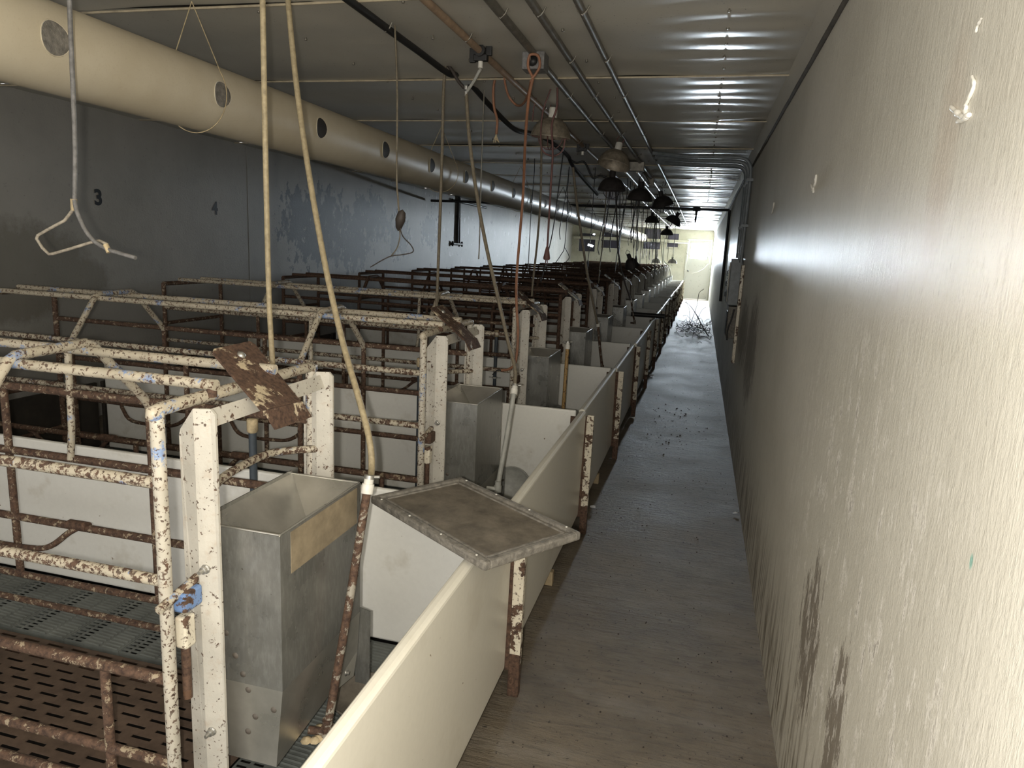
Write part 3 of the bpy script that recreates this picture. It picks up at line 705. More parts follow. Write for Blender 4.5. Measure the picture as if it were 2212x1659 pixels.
for i, yy in enumerate(hy):
    mb = MB(); rr = .052; K = 20
    def on(r_, q, R2): 
        s_ = r_*math.sin(q)/DR; return ((DR+R2)*math.cos(ang+s_), yy+r_*math.cos(q)-12, (DR+R2)*math.sin(ang+s_))
    rings = [[on(rr*q_, 2*math.pi*k/K, .002) for k in range(K)] for q_ in (1, .8, .6, .4, .2)]; n_ = len(rings)
    mb.add([p_ for R0 in rings for p_ in R0]+[on(0, 0, .002)], [(a_*K+k, a_*K+(k+1) % K, (a_+1)*K+(k+1) % K, (a_+1)*K+k) for a_ in range(n_-1) for k in range(K)]+[((n_-1)*K+k, (n_-1)*K+(k+1) % K, n_*K) for k in range(K)])
    mb.build('outlet_hole', 'dark_board' if i > 1 else 'lid_rim', duct)  # discs painted as the shade inside, nearest ones paler like a flash-lit interior
    MB().tube([on(rr, 2*math.pi*k/K, .001) for k in range(K+1)], .0022, 5, False).build('hole_edge', 'duct', duct)
# hanger wires: two strands and a loop under the duct
yh = atZ(436, 5, ZC-.02).y; i = 0
while yh < 26.3:
    top = Vector((DXc, yh, ZC-.015)); loop = []
    for k in range(25):
        q = math.radians(35+(-250)*k/24); loop.append(Vector((DXc+(DR+.013)*math.cos(q), yh, DZc+(DR+.013)*math.sin(q))))
    o = MB().tube([top]+loop+[top], .0022 if i < 3 else .004, 6).build('hanger_wire', 'crust' if i < 3 else 'black')
    tag(o, 'thin wire loop holding up the air duct, %s from the camera' % ORD[i], 'wire', 'wire loops around the air duct'); yh += 2.6 if i else 2.9; i += 1

# ------------------------------------------------------------------ pipes and conduits along the ceiling
def along(name, label, cat, pts, r, mat, clipx=None, part='pipe'):
    root = thing(name, label, cat, pts[0]); off = tuple(pts[0])
    MB().tube(spline(pts, 6), r, 10).build(part, mat, root, off)
    if clipx:
        for y in clipx:
            # clip at point on line
            for a, b in zip(pts, pts[1:]):
                if a[1] <= y <= b[1]:
                    t = (y-a[1])/(b[1]-a[1]); P = Vector(a).lerp(Vector(b), t)
                    MB().tube([P+Vector((-r-.012, 0, r+.002)), P+Vector((-r-.002, 0, -.002)), P+Vector((0, 0, -r-.002)), P+Vector((r+.002, 0, -.002)), P+Vector((r+.012, 0, r+.002))], .0035, 6).build('clip', 'conduit', root, off)
                    break
    return root
zc = ZC-.03
along('water_hose', 'thick black hose running along the ceiling beside the brown pipe', 'hose', [(-1.37, .5, zc-.01), (-1.40, 2.7, zc-.01), (-1.42, 3.4, zc), (-1.39, 3.75, zc-.02), tuple(atY(1000, 165, 4.1)), tuple(atY(1060, 230, 4.5)), tuple(atY(1110, 278, 4.9)), tuple(atY(1145, 288, 5.3)), tuple(atY(1180, 300, 5.6)), tuple(atY(1225, 335, 6.3)), tuple(atY(1240, 362, 6.6)), tuple(atY(1290, 420, 8.0))], .0165, 'black', (3.0,), 'hose')
along('water_pipe', 'brown plastic water pipe clipped along the ceiling', 'pipe', [(-1.11, .5, zc), (-1.112, 4, zc), (-1.11, 8, zc), (-1.11, 15, zc), (-1.11, 26, zc)], .0165, 'brown_pvc', (2.0, 3.2, 4.8, 6.2))
for nm, x, la, r in (('first', -.865, 'dull conduit on the ceiling nearest the brown water pipe', .017), ('second', -.71, 'middle dull conduit on the ceiling between two others', .0165), ('third', -.535, 'dull conduit on the ceiling nearest the aisle', .015)):
    along('ceiling_conduit', la, 'conduit', [(x, .5, zc), (x, 5, zc+.003), (x+.02, 9, zc), (x+.03, 14, zc), (x+.02, 20, zc), (x+.03, 25.8, zc)], r, 'conduit', (2.9, 3.6, 4.4, 5.1, 5.8, 7.1, 8.3, 9.6, 11.2, 13), 'conduit')['group'] = 'conduits along the ceiling'
# valve where the hose leaves the brown pipe
for i, (px, py, yv) in enumerate([(1018, 95, 3.42), (1250, 315, 6.45)]):
    P = Vector((-1.11, yv, zc)); v = thing('pipe_valve', 'black tap clamp on the brown water pipe %s' % ('above the second drinker' if i == 0 else 'farther along near the first heat lamps'), 'valve', P)
    MB().tube([(0, -.03, 0), (0, .03, 0)], .028, 12).rbox(-.035, .035, -.018, .018, -.045, -.015, .005).build('saddle', 'black', v)
    MB().rbox(.026, .055, -.01, .01, -.02, .04, .003).build('lever', 'black', v); MB().rbox(-.055, -.026, -.01, .01, -.05, .015, .003).build('lever', 'black', v)
    MB().tube([(0, 0, -.04), (0, 0, -.075)], .012, 10).build('nozzle', 'white_plastic', v)
P = Vector((-1.11, 3.42, zc-.08)); Q = atY(1007, 200, 3.5)
v = tag(MB().tube(spline([P, P.lerp(Q, .5)+Vector((.004, 0, 0)), Q], 6), .0075, 10).build('riser_tube', 'grey_pvc'), 'pale rigid tube dropping from the black tap clamp to a brown hose', 'tube')
v2 = MB().tube([Q+Vector((0, 0, .03)), Q+Vector((0, 0, .012))], .013, 10).tube([Q+Vector((0, 0, .006)), Q+Vector((0, 0, -.02))], .011, 10).build('hose_clamp', 'bolt', v)

# ------------------------------------------------------------------ hanging cords, hoses and lamps
def cord(name, label, cat, pts, Y, r, mat, n=6, group=None, extra=None):
    """pts: pixel points on the vertical plane Y (or per-point Y as third value)"""
    P = [atY(q[0], q[1], q[2] if len(q) > 2 else Y) for q in pts]
    root = thing(name, label, cat, P[-1], group)
    MB().tube(spline(P, 8), r, n).build('strand', mat, root, tuple(P[-1]))
    if extra == 'plug':
        d = (P[-1]-P[-2]).normalized(); q = P[-1]
        MB().tube([q-d*.02, q+d*.01, q+d*.05, q+d*.06], [r*1.3, r*2.4, r*3.6, r*2.8], 10).tube([q+d*.06+R_*.006, q+d*.085+R_*.006], .003, 6).tube([q+d*.06-R_*.006, q+d*.085-R_*.006], .003, 6).build('plug', mat, root, tuple(P[-1]))
    if extra == 'fray':
        q = P[-1]; mb = MB()
        for i in range(7): mb.tube([q, q+Vector((random.uniform(-.012, .012), random.uniform(-.01, .01), -.02)), q+Vector((random.uniform(-.02, .02), 0, -.045))], .002, 5)
        mb.build('frayed_end', 'crust', root, tuple(P[-1]))
    return root
# bent rod hanger at the left
YH = 1.72
hg = thing('hanging_rod', 'grey hanging cable ending in a bent three-cornered wire handle', 'hanger', atY(160, 430, YH)); off = tuple(hg.location)
MB().tube(spline([atY(147, -80, YH), atY(152, 60, YH), atY(158, 200, YH), atY(162, 320, YH), atY(161, 440, YH)], 6), .0064, 8).build('cable', 'cable_grey', hg, off)
MB().tube([atY(160, 450, YH), atY(140, 476, YH), atY(105, 495, YH), atY(82, 508, YH), atY(79, 516, YH), atY(92, 536, YH), atY(106, 549, YH), atY(115, 548, YH), atY(150, 538, YH), atY(195, 524, YH), atY(215, 520, YH), atY(232, 528, YH)], .0046, 8).build('handle_wire', 'handle_tan', hg, off)
MB().tube(spline([atY(160, 432, YH-.01), atY(168, 462, YH-.012), atY(185, 498, YH-.012), atY(205, 522, YH-.012), atY(232, 538, YH-.012), atY(262, 548, YH-.012), atY(293, 557, YH-.012)], 6), .0062, 8).build('bent_tail', 'cable_grey', hg, off)
MB().tube([atY(159, 430, YH-.008), atY(160, 455, YH-.008)], .009, 8).build('binding', 'crust', hg, off); MB().tube([atY(228, 528, YH-.012), atY(236, 545, YH-.012)], .0075, 8).build('binding', 'crust', hg, off)
cord('hanging_hose', 'straight tan braided hose hanging beside the larger slanting hose', 'hose', [(566, -70), (570, 150), (575, 400), (581, 640), (590, 800), (597, 880)], 2.0, .0088, 'tan_hose', 10)
cord('hanging_cable', 'thin brown cord dropping from the black hose to a ragged knot', 'cord', [(853, 55), (858, 200), (857, 380), (860, 430), (862, 462)], 3.05, .0045, 'brown_hose')
kn = atY(865, 475, 3.05); o = MB().lathe([(0, .05), (.018, .035), (.024, 0), (.014, -.04), (0, -.055)], 9).build('cord_knot', 'dark_hose'); o.location = kn; o.rotation_euler = (.2, .3, 0); tag(o, 'ragged dark knot at the end of the thin brown cord', 'knot')
cord('hanging_cable', 'thin loose cord below the ragged knot, curling to the left', 'cord', [(863, 485), (870, 510), (888, 530), (892, 544), (870, 550), (840, 555), (800, 577)], 3.05, .0028, 'dark_hose')
cord('hanging_cable', 'thin straight cord below the ragged knot', 'cord', [(862, 488), (864, 510), (858, 535), (845, 553)], 3.06, .0028, 'brown_hose')
cord('hanging_hose', 'brown hose dropping straight behind the second feed chute', 'hose', [(963, 132), (958, 200), (955, 330), (950, 480), (946, 590), (943, 665)], 3.75, .0088, 'brown_hose', 8)
cord('short_hose', 'short dark hose end hanging from the ceiling behind the brown pipe', 'hose', [(962, 135), (975, 150), (990, 175), (1003, 190)], 3.75, .009, 'dark_hose', 8)
cord('hanging_cable', 'faint grey cord hanging right of the brown hose', 'cord', [(1046, 195), (1042, 300), (1038, 430), (1036, 520), (1034, 560)], 4.3, .0045, 'conduit')
oc = cord('extension_lead', 'long orange cord hanging from the ceiling hook down to a bare end', 'cord', [(1152, 165, 3.40), (1142, 215, 3.45), (1135, 300, 3.6), (1130, 420, 3.85), (1122, 520, 3.8), (1116, 600, 3.75), (1116, 660, 3.7), (1119, 720, 3.68), (1114, 780, 3.66), (1100, 797, 3.66), (1083, 800, 3.66)], 3.9, .0075, 'orange', 8)
P = atY(1083, 800, 3.66); off = tuple(oc.location)
MB().tube([P, P+Vector((-.03, 0, -.005)), P+Vector((-.05, 0, -.03))], .0025, 5).tube([P, P+Vector((-.025, 0, .0)), P+Vector((-.04, .01, -.02))], .0025, 5).build('bare_wire', 'black', oc, off)
MB().tube(spline([atY(1150, 165, 3.40), atY(1141, 145, 3.40), atY(1143, 122, 3.40), atY(1152, 117, 3.40), atY(1163, 122, 3.40), atY(1166, 142, 3.40), atY(1157, 160, 3.40), atY(1148, 170, 3.40)], 5), .0065, 8).build('tied_loop', 'orange', oc, off)
cord('extension_lead', 'short orange cord with a frayed end hanging from the ceiling', 'cord', [(1073, 155), (1066, 190), (1067, 230), (1074, 260), (1072, 290)], 4.05, .0075, 'orange', 8, None, 'fray')
cord('extension_lead', 'orange cord sagging between ceiling and hook', 'cord', [(1089, 152), (1091, 180), (1100, 210), (1118, 228), (1132, 222, 3.8), (1142, 200, 3.6), (1147, 175, 3.45)], 4.0, .0065, 'orange', 8)
# outlet box on the first conduit with hook
P = Vector((-.865, 3.52, ZC-.065)); jb = thing('outlet_box', 'square metal outlet box on the ceiling holding the orange cord', 'outlet box', P)
MB().rbox(-.055, .055, -.05, .05, -.035, .045, .005).build('box_body', 'cable_grey', jb); MB().lathe([(0, 0), (.022, 0), (.026, -.01), (.0, -.012)], 14, Matrix.Translation((0, -.051, 0)) @ Matrix.Rotation(-math.pi/2, 4, 'X')).build('socket', 'black', jb)
MB().tube([(-.01, -.06, .05), (-.01, -.075, .02), (-.01, -.06, .0), (-.01, -.045, .01)], .004, 6).build('hook', 'bolt', jb)

# heat lamps
lamp_groups = 'heat lamps hanging over the pens'
def make_lamp(label, px, py, width, mat, tilt=(0, 0), real=.27, cordto=None, cordmat='dark_hose', guard=True):
    """px,py = middle of the rim; width in pixels"""
    d = ray(px, py); dist = real*FPX/width; P = EYE+d*dist   # d has unit depth along the view axis
    root = thing('heat_lamp', label, 'lamp', P, lamp_groups); root.rotation_euler = (math.radians(tilt[0]), math.radians(tilt[1]), 0); R = real/2
    MB().lathe([(R, 0), (R*1.02, .004), (R*.99, .010), (R*.95, .03), (R*.84, .066), (R*.66, .098), (R*.43, .118), (R*.30, .124), (R*.27, .124), (R*.40, .114), (R*.63, .094), (R*.81, .062), (R*.92, .027), (R*.96, .006), (R, 0)], 28).build('lamp_shade', mat, root)
    MB().lathe([(.0, .19), (.026, .19), (.029, .182), (.029, .13), (.033, .12), (.0, .118)], 16).build('socket', 'white_plastic' if mat != 'lamp_dark' else 'lamp_dark', root)
    if guard:
        g = MB()
        for q in range(2):
            a = q*math.pi/2; pts = [Vector((R*.6*math.cos(t)*math.cos(a), R*.6*math.cos(t)*math.sin(a), -.075*math.sin(t))) for t in [math.pi*i/10 for i in range(11)]]
            g.tube([Vector((pts[0].x*1.6, pts[0].y*1.6, .005))]+pts+[Vector((pts[-1].x*1.6, pts[-1].y*1.6, .005))], .0035, 6)
        g.build('wire_guard', 'red' if mat == 'lamp_shade' else mat, root)
    MB().tube([(-.02, 0, .19), (-.03, 0, .22), (0, 0, .26), (.03, 0, .22), (.02, 0, .19)], .004, 6).build('hanger_loop', cordmat, root)
    # suspension strand up to the ceiling (in the lamp's own frame when not tilted)
    up = ZC-P.z-.02
    if cordto is not None: up = cordto
    iv = root.rotation_euler.to_matrix().inverted()
    MB().tube(spline([iv @ Vector((0, 0, .25)), iv @ Vector((.012, .01, .25+(up-.25)*.4)), iv @ Vector((0, 0, max(.3, up)))], 5), .0045, 6).build('hanging_cord', cordmat, root)
    return root, P
make_lamp('dusty tan heat lamp nearest the camera, hung by red cords', 1189, 298, 88, 'lamp_shade', (3, 4), .27, None, 'red')
make_lamp('dusty grey heat lamp just behind the nearest one', 1325, 358, 72, 'lamp_shade', (-12, 10), .27, None, 'red', False)
make_lamp('blackened heat lamp hanging right below the grey dusty one', 1321, 412, 60, 'lamp_dark', (0, 0))
make_lamp('black heat lamp beneath the long light fitting', 1381, 433, 55, 'lamp_dark', (0, 3))
make_lamp('black tilted heat lamp beyond the long light fitting', 1432, 445, 46, 'lamp_dark', (10, -14))
make_lamp('small black heat lamp upper left of the door, hanging level', 1408, 481, 31, 'lamp_dark', (0, 0))
make_lamp('small black heat lamp tipped sideways left of the door', 1452, 482, 36, 'lamp_dark', (0, 28))
make_lamp('small black heat lamp lowest on its cord beside the door', 1440, 508, 28, 'lamp_dark', (0, 0))
make_lamp('dark round heat lamp hung low over the crates', 1366, 576, 30, 'lamp_dark', (25, -20), .19)
make_lamp('pale heat lamp far back among hanging cords', 1417, 568, 20, 'lamp_pale', (0, 0), .27, None, 'brown_hose')
make_lamp('pale small heat lamp hanging closest to the end wall door', 1452, 569, 20, 'lamp_pale', (0, 0), .27, None, 'brown_hose')
# red cords of the first lamp
YL = 4.55
cord('lamp_cable', 'dark red cord looping left above the nearest heat lamp', 'cord', [(1196, 178), (1175, 185), (1160, 205), (1153, 235), (1150, 262)], YL, .004, 'red')
cord('lamp_cable', 'dark red cord running down the left of the nearest heat lamp', 'cord', [(1197, 175), (1185, 205), (1172, 245), (1168, 300), (1172, 325), (1185, 335), (1200, 336), (1215, 325), (1221, 300)], YL-.25, .0048, 'red')
cord('lamp_cable', 'red cord dropping in front of the nearest heat lamp to a plug', 'cord', [(1204, 178), (1203, 230), (1192, 270), (1194, 330), (1190, 400), (1186, 470), (1182, 540)], YL-.28, .0062, 'red', 8, None, 'plug')
MBk = MB()
for i in range(16): 
    q = atY(1198+random.uniform(-9, 9), 182+random.uniform(-14, 14), YL); MBk.tube([q, q+Vector((random.uniform(-.04, .04), 0, random.uniform(-.04, .03))), q+Vector((random.uniform(-.05, .05), 0, random.uniform(-.06, .04)))], .004, 5)
o = MBk.build('cord_tangle', 'red'); tag(o, 'dark red tangle of knotted cord above the nearest heat lamp', 'cord')
# the many dangling cords over the far crates
V = [([(1170, 305), (1168, 420), (1161, 520), (1152, 600), (1149, 640)], 5.2, .0085, 'brown_hose', 0, 'brown hose hanging straight left of the red cord'),
     ([(1152, 400), (1146, 480), (1143, 540), (1140, 590)], 7.5, .0045, 'black', 0, 'thin black cord against the bright left wall'),
     ([(1216, 335), (1205, 420), (1194, 500), (1178, 570), (1168, 610)], 6.62, .0055, 'black', 0, 'black cord slanting left below the nearest lamps'),
     ([(1226, 410), (1226, 450), (1220, 530), (1212, 550), (1200, 568)], 8.5, .005, 'black', 0, 'black cord with a bent end against the left wall'),
     ([(1220, 535), (1228, 550), (1229, 558), (1222, 566)], 8.5, .004, 'black', 0, 'short curled black wire end near the left wall'),
     ([(1285, 380), (1280, 450), (1275, 520), (1270, 565)], 8.2, .0045, 'black', 1, 'black cord with plug left of the blackened lamp'),
     ([(1310, 415), (1307, 460), (1302, 530), (1296, 570), (1293, 612)], 8.4, .007, 'brown_hose', 0, 'brown hose below the blackened lamp'),
     ([(1318, 412), (1313, 460), (1306, 500), (1299, 520)], 8.4, .005, 'black', 0, 'black cord slanting from the blackened lamp rim'),
     ([(1330, 412), (1331, 440), (1338, 450), (1346, 432), (1344, 412)], 8.6, .004, 'black', 0, 'loop of black cord below the blackened lamp'),
     ([(1353, 430), (1345, 480), (1336, 530), (1330, 570), (1328, 590)], 9.2, .0055, 'black', 0, 'black cord slanting from the lamp under the light fitting'),
     ([(1368, 432), (1368, 500), (1369, 560), (1374, 590)], 9.6, .005, 'black', 0, 'black cord straight below the lamp under the light fitting'),
     ([(1382, 432), (1376, 500), (1374, 555)], 10.0, .006, 'black', 1, 'black cord with plug hanging over the round low lamp'),
     ([(1378, 445), (1384, 460), (1392, 448), (1394, 436)], 10.0, .004, 'black', 0, 'small loop of cord right of the light fitting lamp'),
     ([(1397, 480), (1391, 520), (1387, 560)], 13.0, .006, 'dark_hose', 0, 'dark cord slanting below the level small lamp'),
     ([(1405, 482), (1404, 530), (1403, 560)], 13.2, .005, 'dark_hose', 0, 'dark cord straight below the level small lamp'),
     ([(1413, 482), (1417, 530), (1420, 570)], 13.4, .006, 'dark_hose', 0, 'dark cord drifting right below the level small lamp'),
     ([(1424, 480), (1428, 530), (1432, 570), (1433, 596)], 13.6, .006, 'dark_hose', 0, 'dark cord hanging left of the lowest small lamp'),
     ([(1410, 485), (1411, 515), (1420, 527), (1427, 520)], 13.0, .004, 'black', 0, 'curled cord between the small lamps by the end wall'),
     ([(1447, 470), (1446, 500), (1443, 545), (1441, 565)], 18.0, .006, 'brown_hose', 0, 'brown cord hanging near the pale lamps'),
     ([(1435, 520), (1433, 560), (1445, 575), (1449, 600)], 19.0, .008, 'white_plastic', 0, 'white hose bending down by the last pens')
     ]
def hang(la, pts, Y, r, mat, plug):
    P = [atY(a, b, Y) for a, b in pts]; root = thing('hanging_cable', la, 'cord', P[-1], 'cords dangling over the pens')
    top = Vector((P[0].x, Y, ZC-.012)); pre = [top, top.lerp(P[0], .5)+Vector((.004, 0, 0))] if P[0].z < ZC-.08 else []
    MB().tube(spline(pre+P, 7), r, 6).build('strand', mat, root, tuple(P[-1]))
    if plug:
        d = (P[-1]-P[-2]).normalized(); q = P[-1]
        MB().tube([q-d*.02, q+d*.01, q+d*.05, q+d*.06], [r*1.3, r*2.4, r*3.6, r*2.8], 10).tube([q+d*.06+R_*.006, q+d*.085+R_*.006], .003, 6).tube([q+d*.06-R_*.006, q+d*.085-R_*.006], .003, 6).build('plug', mat, root, tuple(P[-1]))
    return root
prev = None
for pts, Y, r, mat, plug, la in V:
    if 'loop' in la or 'curled' in la or 'curved' in la:
        if prev is not None and 'left wall' not in la[-12:] or 'curled black' in la:
            MB().tube(spline([atY(a, b, Y) for a, b in pts], 6), r, 6).build('slack_loop', mat, prev, tuple(prev.location)); continue
    prev = hang(la, pts, Y, r, mat, plug)
rn = random.Random(5); ORD += ['eighteenth', 'nineteenth', 'twentieth', 'twenty-first', 'twenty-second', 'twenty-third', 'twenty-fourth', 'twenty-fifth', 'twenty-sixth']
for i, y in enumerate(sorted(rn.uniform(8, 21) for _ in range(26))):
    x = rn.uniform(-1.55, -.75); z0 = rn.uniform(1.15, 1.75); xo = rn.uniform(-.12, .12)
    P = [Vector((x, y, ZC-.012)), Vector((x+xo*.3, y+.01, 2.2)), Vector((x+xo*.8, y, (2.1+z0)/2)), Vector((x+xo, y, z0+.1)), Vector((x+xo*.8, y, z0))]
    c_ = thing('hanging_cable', '%s from the camera of the thin dark cords dangling among far lamps' % ORD[i], 'cord', P[-1], 'thin cords among the far heat lamps')
    MB().tube(spline(P, 5), rn.uniform(.0045, .0075), 6).build('strand', 'black', c_, tuple(P[-1]))
cord('ceiling_cable', 'shiny dark cable looping from the valve to the lamps', 'cable', [(1232, 345), (1245, 352), (1262, 350), (1275, 375), (1282, 385), (1295, 380), (1310, 383)], 6.9, .009, 'black', 8)

# strip light fitting
P = Vector((-.78, 8.3, ZC-.10)); lf = thing('strip_light', 'long dull white strip light fitting under the ceiling', 'light fitting', P)
MB().hexa([(-.09, -.75, .0), (.09, -.75, .0), (.09, .75, .0), (-.09, .75, .0), (-.05, -.75, .07), (.05, -.75, .07), (.05, .75, .07), (-.05, .75, .07)]).build('housing', 'white_plastic', lf)
MB().rbox(-.13, .13, -.80, -.75, -.02, .075, .006).build('end_plate', 'conduit', lf); MB().rbox(-.13, .13, .75, .80, -.02, .075, .006).build('end_plate', 'conduit', lf)
for x in (-.06, .06): MB().tube([(x, -.74, -.02), (x, .74, -.02)], .016, 10).build('tube', 'white_plastic', lf)
P = Vector((-.72, 14.2, ZC-.10)); lf2 = thing('strip_light', 'far strip light fitting among the small black lamps', 'light fitting', P)
MB().hexa([(-.09, -.6, .0), (.09, -.6, .0), (.09, .6, .0), (-.09, .6, .0), (-.05, -.6, .07), (.05, -.6, .07), (.05, .6, .07), (-.05, .6, .07)]).build('housing', 'white_plastic', lf2)
for x in (-.06, .06): MB().tube([(x, -.58, -.02), (x, .58, -.02)], .016, 10).build('tube', 'white_plastic', lf2)

# lateral black pipe with a tee
YBP = atX(1576, 454, XR-.02).y; zb = atY(1576, 454, YBP).z; lp = thing('water_pipe', 'black pipe crossing the aisle from wall to wall', 'pipe', (-1.5, YBP, zb)); 
MB().tube([(XL+.05+1.5, 0, .0), (0, 0, .0), (XR-.02+1.5, 0, 0)], .022, 10).build('pipe', 'black', lp)
q = atY(1505, 454, YBP); x = q.x+1.5
MB().tube([(x-.06, 0, 0), (x+.06, 0, 0)], .032, 10).tube([(x, 0, 0), (x, 0, -.10)], [.03, .014], 8).tube([(x, 0, -.10), (x-.005, 0, -.16), (x-.008, 0, -.22)], [.012, .022, .008], 8).build('drip_valve', 'black', lp)
MB().tube([(XR-.02+1.5, 0, 0), (XR-.02+1.5, 0, -1.45)], .02, 8).build('wall_drop', 'black', lp)
# black pipe with tee handle on the left wall
a = atX(984, 434, XL+.03); b = atX(988, 527, XL+.03); lw = thing('wall_tap', 'black pipe and tee-shaped tap on the peeling left wall', 'tap', b)
MB().tube([(0, 0, 0), (0, 0, a.z-b.z+.1)], .022, 8).tube([(0, .12, -.01), (0, .05, a.z-b.z+.1)], .02, 8).build('pipe', 'black', lw)
MB().tube([(0, -.28, 0), (0, .28, 0)], .028, 8).tube([(0, -.28, -.05), (0, -.28, .05)], .02, 8).tube([(0, .28, -.05), (0, .28, .05)], .02, 8).build('tee_handle', 'black', lw)
c_ = atX(1050, 437, XL+.03); MB().tube([(0, -.35, a.z-b.z), (0, c_.y-b.y, a.z-b.z)], .025, 8).build('supply_pipe', 'black', lw)

# ------------------------------------------------------------------ electrical gear on the right wall
def on_wall(x, y): p = atX(x, y, XR-.02); return p
ybx = on_wall(1590, 560).y
YE = 7.1
for i, (dx, col, la) in enumerate([(0, 'grey_paint', 'grey conduit dropping down the right wall, closest to the door'), (-.32, 'conduit', 'grey conduit on the right wall beside the breaker box'), (-.60, 'conduit', 'thin conduit on the right wall closest to the camera')]):
    y = YE+.35+dx
    pts = [Vector((-.52, y-.15, ZC-.045)), Vector((-.2, y, ZC-.05)), Vector((.1, y, ZC-.055)), Vector((.26, y, ZC-.06)), Vector((.33, y, ZC-.10)), Vector((XR-.027, y, ZC-.2)), Vector((XR-.027, y, 2.0)), Vector((XR-.027, y, 1.56-.02*i))]
    root = thing('wall_conduit', la, 'conduit', pts[-1], 'conduits bending from ceiling to wall')
    MB().tube(spline(pts, 6), .026-.005*i, 10).build('conduit', 'grey_paint', root, tuple(pts[-1]))
    for z in (2.25, 1.85): MB().box(-.03+XR-XR, .028, -.045, .045, z-pts[-1].z-.012, z-pts[-1].z+.012).build('strap', 'grey_paint', root)
bb = thing('breaker_box', 'grey metal breaker box on the right wall with a printed label', 'electrical box', (XR, YE+.12, 1.28))
MB().rbox(-.11, -.003, -.30, .34, -.16, .27, .008).build('enclosure', 'grey_paint', bb)
MB().rbox(-.118, -.108, -.27, .0, -.13, .24, .003).build('cover', 'conduit', bb)
MB().rbox(-.122, -.117, -.24, -.05, -.02, .20, .001).build('printed_label', 'white_plastic', bb)
lb = MB()
for i in range(7): lb.box(-.1232, -.1218, -.22, -.07-.03*(i % 3), .01+.024*i, .018+.024*i)
lb.build('label_lines', 'number_paint', bb)
for z in (-.1, .0, .1): MB().rbox(-.125, -.11, .08, .2, z, z+.05, .004).build('breaker_switch', 'black', bb)
b2 = thing('switch_box', 'beige switch box under the breaker box on the right wall', 'electrical box', (XR, YE+.05, .98))
MB().rbox(-.09, -.003, -.24, .22, -.17, .13, .008).build('enclosure', 'lid_rim', b2); MB().rbox(-.097, -.088, -.19, .02, -.14, .08, .004).build('dark_cover', 'black', b2)
b3 = tag(MB().rbox(XR-.05, XR-.003, 7.55, 7.75, .86, 1.10, .006).build('socket_box', 'white_plastic'), 'small white box on the wall left below the breaker box', 'electrical box')
bd = tag(MB().rbox(XR-.03, XR-.003, 6.60, 6.70, .62, 1.50, .004).build('backing_board', 'post_rusty'), 'narrow pale upright board beside the breaker box', 'board')
cord('loose_cable', 'black loose cable hanging below the switch box on the right wall', 'cable', [(1586, 668), (1580, 690), (1572, 712), (1570, 735)], 6.75, .008, 'black')
# end wall conduit at the door's top right corner
cv = [atY(1440, 488, YF-.06), atY(1520, 489, YF-.06), atY(1540, 492, YF-.06), atY(1546, 500, YF-.06), atY(1546, 530, YF-.06)]
ec = thing('corner_conduit', 'green-grey conduit bending down at the right of the door', 'conduit', cv[-1]); MB().tube(spline(cv, 6), .022, 8).build('conduit', 'grey_pvc', ec, tuple(cv[-1]))
MB().rbox(-.05, .05, -.05, .05, -.12, .0, .008).build('corner_box', 'grey_pvc', ec)

# ------------------------------------------------------------------ loose things
a = atY(1362, 693, 9.75); b = atY(1430, 692, 9.75); root = tag(MB().tube([(a.x, 9.75, .735), (b.x+.03, 9.75, .735)], .03, 12).build('loose_pipe', 'black'), 'black pipe lying across a divider and front board halfway down', 'pipe')
a = atY(1422, 638, 14.36); b = atY(1458, 640, 14.36); root = tag(MB().rbox(a.x, -.5, 14.34, 14.38, .715, .75, .004).build('loose_batten', 'white_plastic'), 'white batten lying across a far divider and front board', 'batten')
# fallen branch heap
bt = thing('fallen_branch', 'heap of dry bare twigs lying on the aisle before the door', 'branch', (0, 15.3, 0))
rnd = random.Random(3); tw = MB()
for i in range(150):
    x, y = rnd.gauss(-.02, .20), rnd.gauss(0, .8); a = rnd.uniform(0, 6.28); l = rnd.uniform(.15, .6); z = abs(rnd.gauss(.03, .05))+.006
    x = max(-.36, min(.3, x)); dx = math.cos(a)*l*.5; dx = max(-.38-x, min(.33-x, dx)); dy = math.sin(a)*l
    tw.tube([(x, y, z), (x+dx*.5, y+dy*.5, z+rnd.uniform(-.0, .08)), (x+dx, y+dy, max(.006, z+rnd.uniform(-.03, .12)))], .004, 4)
tw.build('twigs', 'twig', bt)
MB().tube(spline([(.28, -.9, .015), (.16, -.2, .12), (-.02, .9, .32), (-.2, 2.2, .42), (-.3, 3.0, .4)], 5), [.014-.0004*i for i in range(21)], 7).build('main_branch', 'twig', bt)
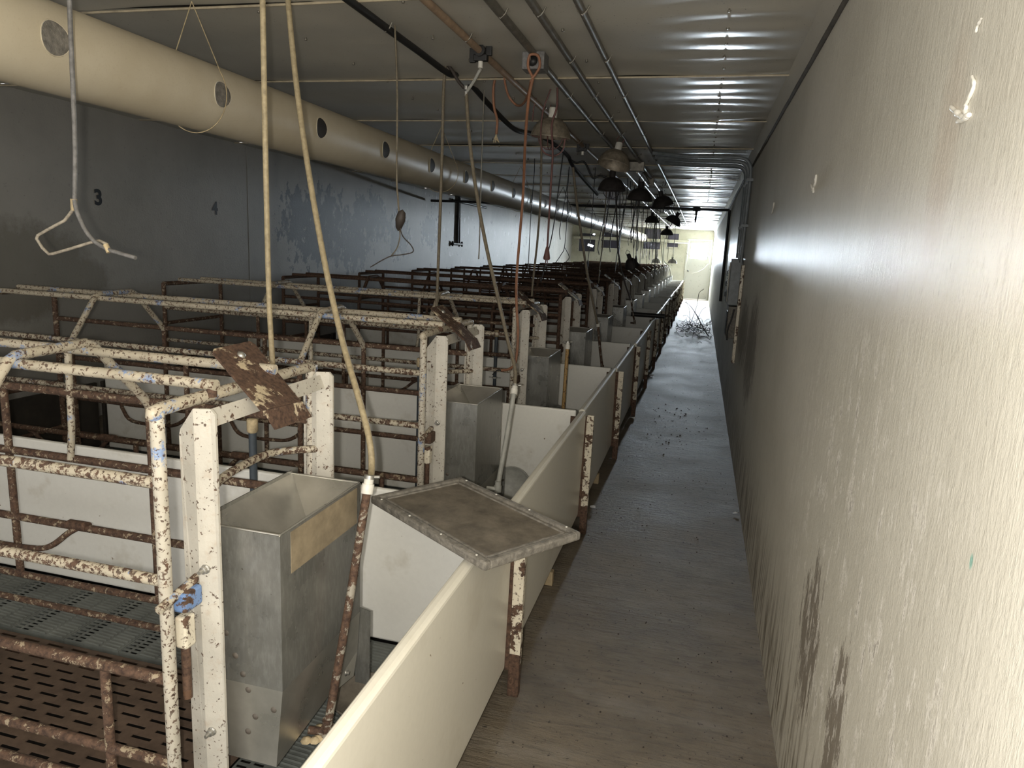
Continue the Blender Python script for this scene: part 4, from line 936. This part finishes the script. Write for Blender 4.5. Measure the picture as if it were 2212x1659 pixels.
MB().tube(spline([(-.1, .2, .1), (0, .6, .5), (.02, .9, .75), (.12, 1.0, .85)], 5), .006, 6).tube(spline([(-.1, .2, .1), (-.15, .5, .4), (-.25, .6, .6)], 5), .005, 6).tube(spline([(0, .1, .1), (.1, .3, .4), (.2, .4, .5)], 5), .005, 6).build('side_branch', 'twig', bt)
# paper scraps and crumbs on the aisle
for i, (x, y, la) in enumerate([(1280, 1096, 'white scrap on the aisle beside the second front board'), (1366, 903, 'crumpled white scrap on the aisle beside the third post'), (1318, 990, 'tiny white scrap by the foot of the third post'), (1408, 812, 'white scrap at the edge of the aisle farther down'), (1596, 1110, 'pale scrap at the foot of the right wall')]):
    P = atZ(x, y, .004); mb = MB(); s = (.03, .04, .015, .05, .02)[i]; r2 = random.Random(i)
    g = [[(a*s*.6+r2.uniform(-.2, .2)*s, b*s*.6+r2.uniform(-.2, .2)*s, r2.uniform(.0, .5)*s) for a in (-1, 0, 1)] for b in (-1, 0, 1)]; vs = [q for row in g for q in row]
    mb.add(vs, [(j*3+k, j*3+k+1, j*3+k+4, j*3+k+3) for j in range(2) for k in range(2)], False)
    o = mb.build('paper_scrap', 'paper'); o.location = (min(P.x, .35), P.y, .002); tag(o, la, 'scrap', 'pale scraps on the aisle floor')
cb = MB(); r2 = random.Random(11)
for i in range(520):
    if i < 60: x, y = r2.gauss(-.13, .10), r2.gauss(6.6, .7)
    else: x, y = r2.uniform(-.5, .36), 1.4+r2.random()**1.5*13
    if -.49 < x < .36: 
        s = r2.uniform(.002, .006)*(1.5 if i < 60 else .8); cb.lathe([(0, s*.9), (s*.8, s*.5), (s*.8, 0)], 5, Matrix.Translation((x, y, 0)) @ Matrix.Rotation(r2.random()*6, 4, 'Z'))
o = cb.build('floor_crumbs', 'dirt'); o['kind'] = 'stuff'; o['label'] = 'dark crumbs of dirt scattered on the aisle floor'; o['category'] = 'debris'
for x, y, la in ((1192, 1224, 'yellowish wood block under the second front board'), (1292, 1018, 'wood block under the third front board')):
    P = atX(x, y, -.545); o = MB().rbox(-.03, .03, -.02, .02, 0, .07, .004).build('support_block', 'wood'); o.location = (P.x-.02, P.y, 0); tag(o, la, 'block')
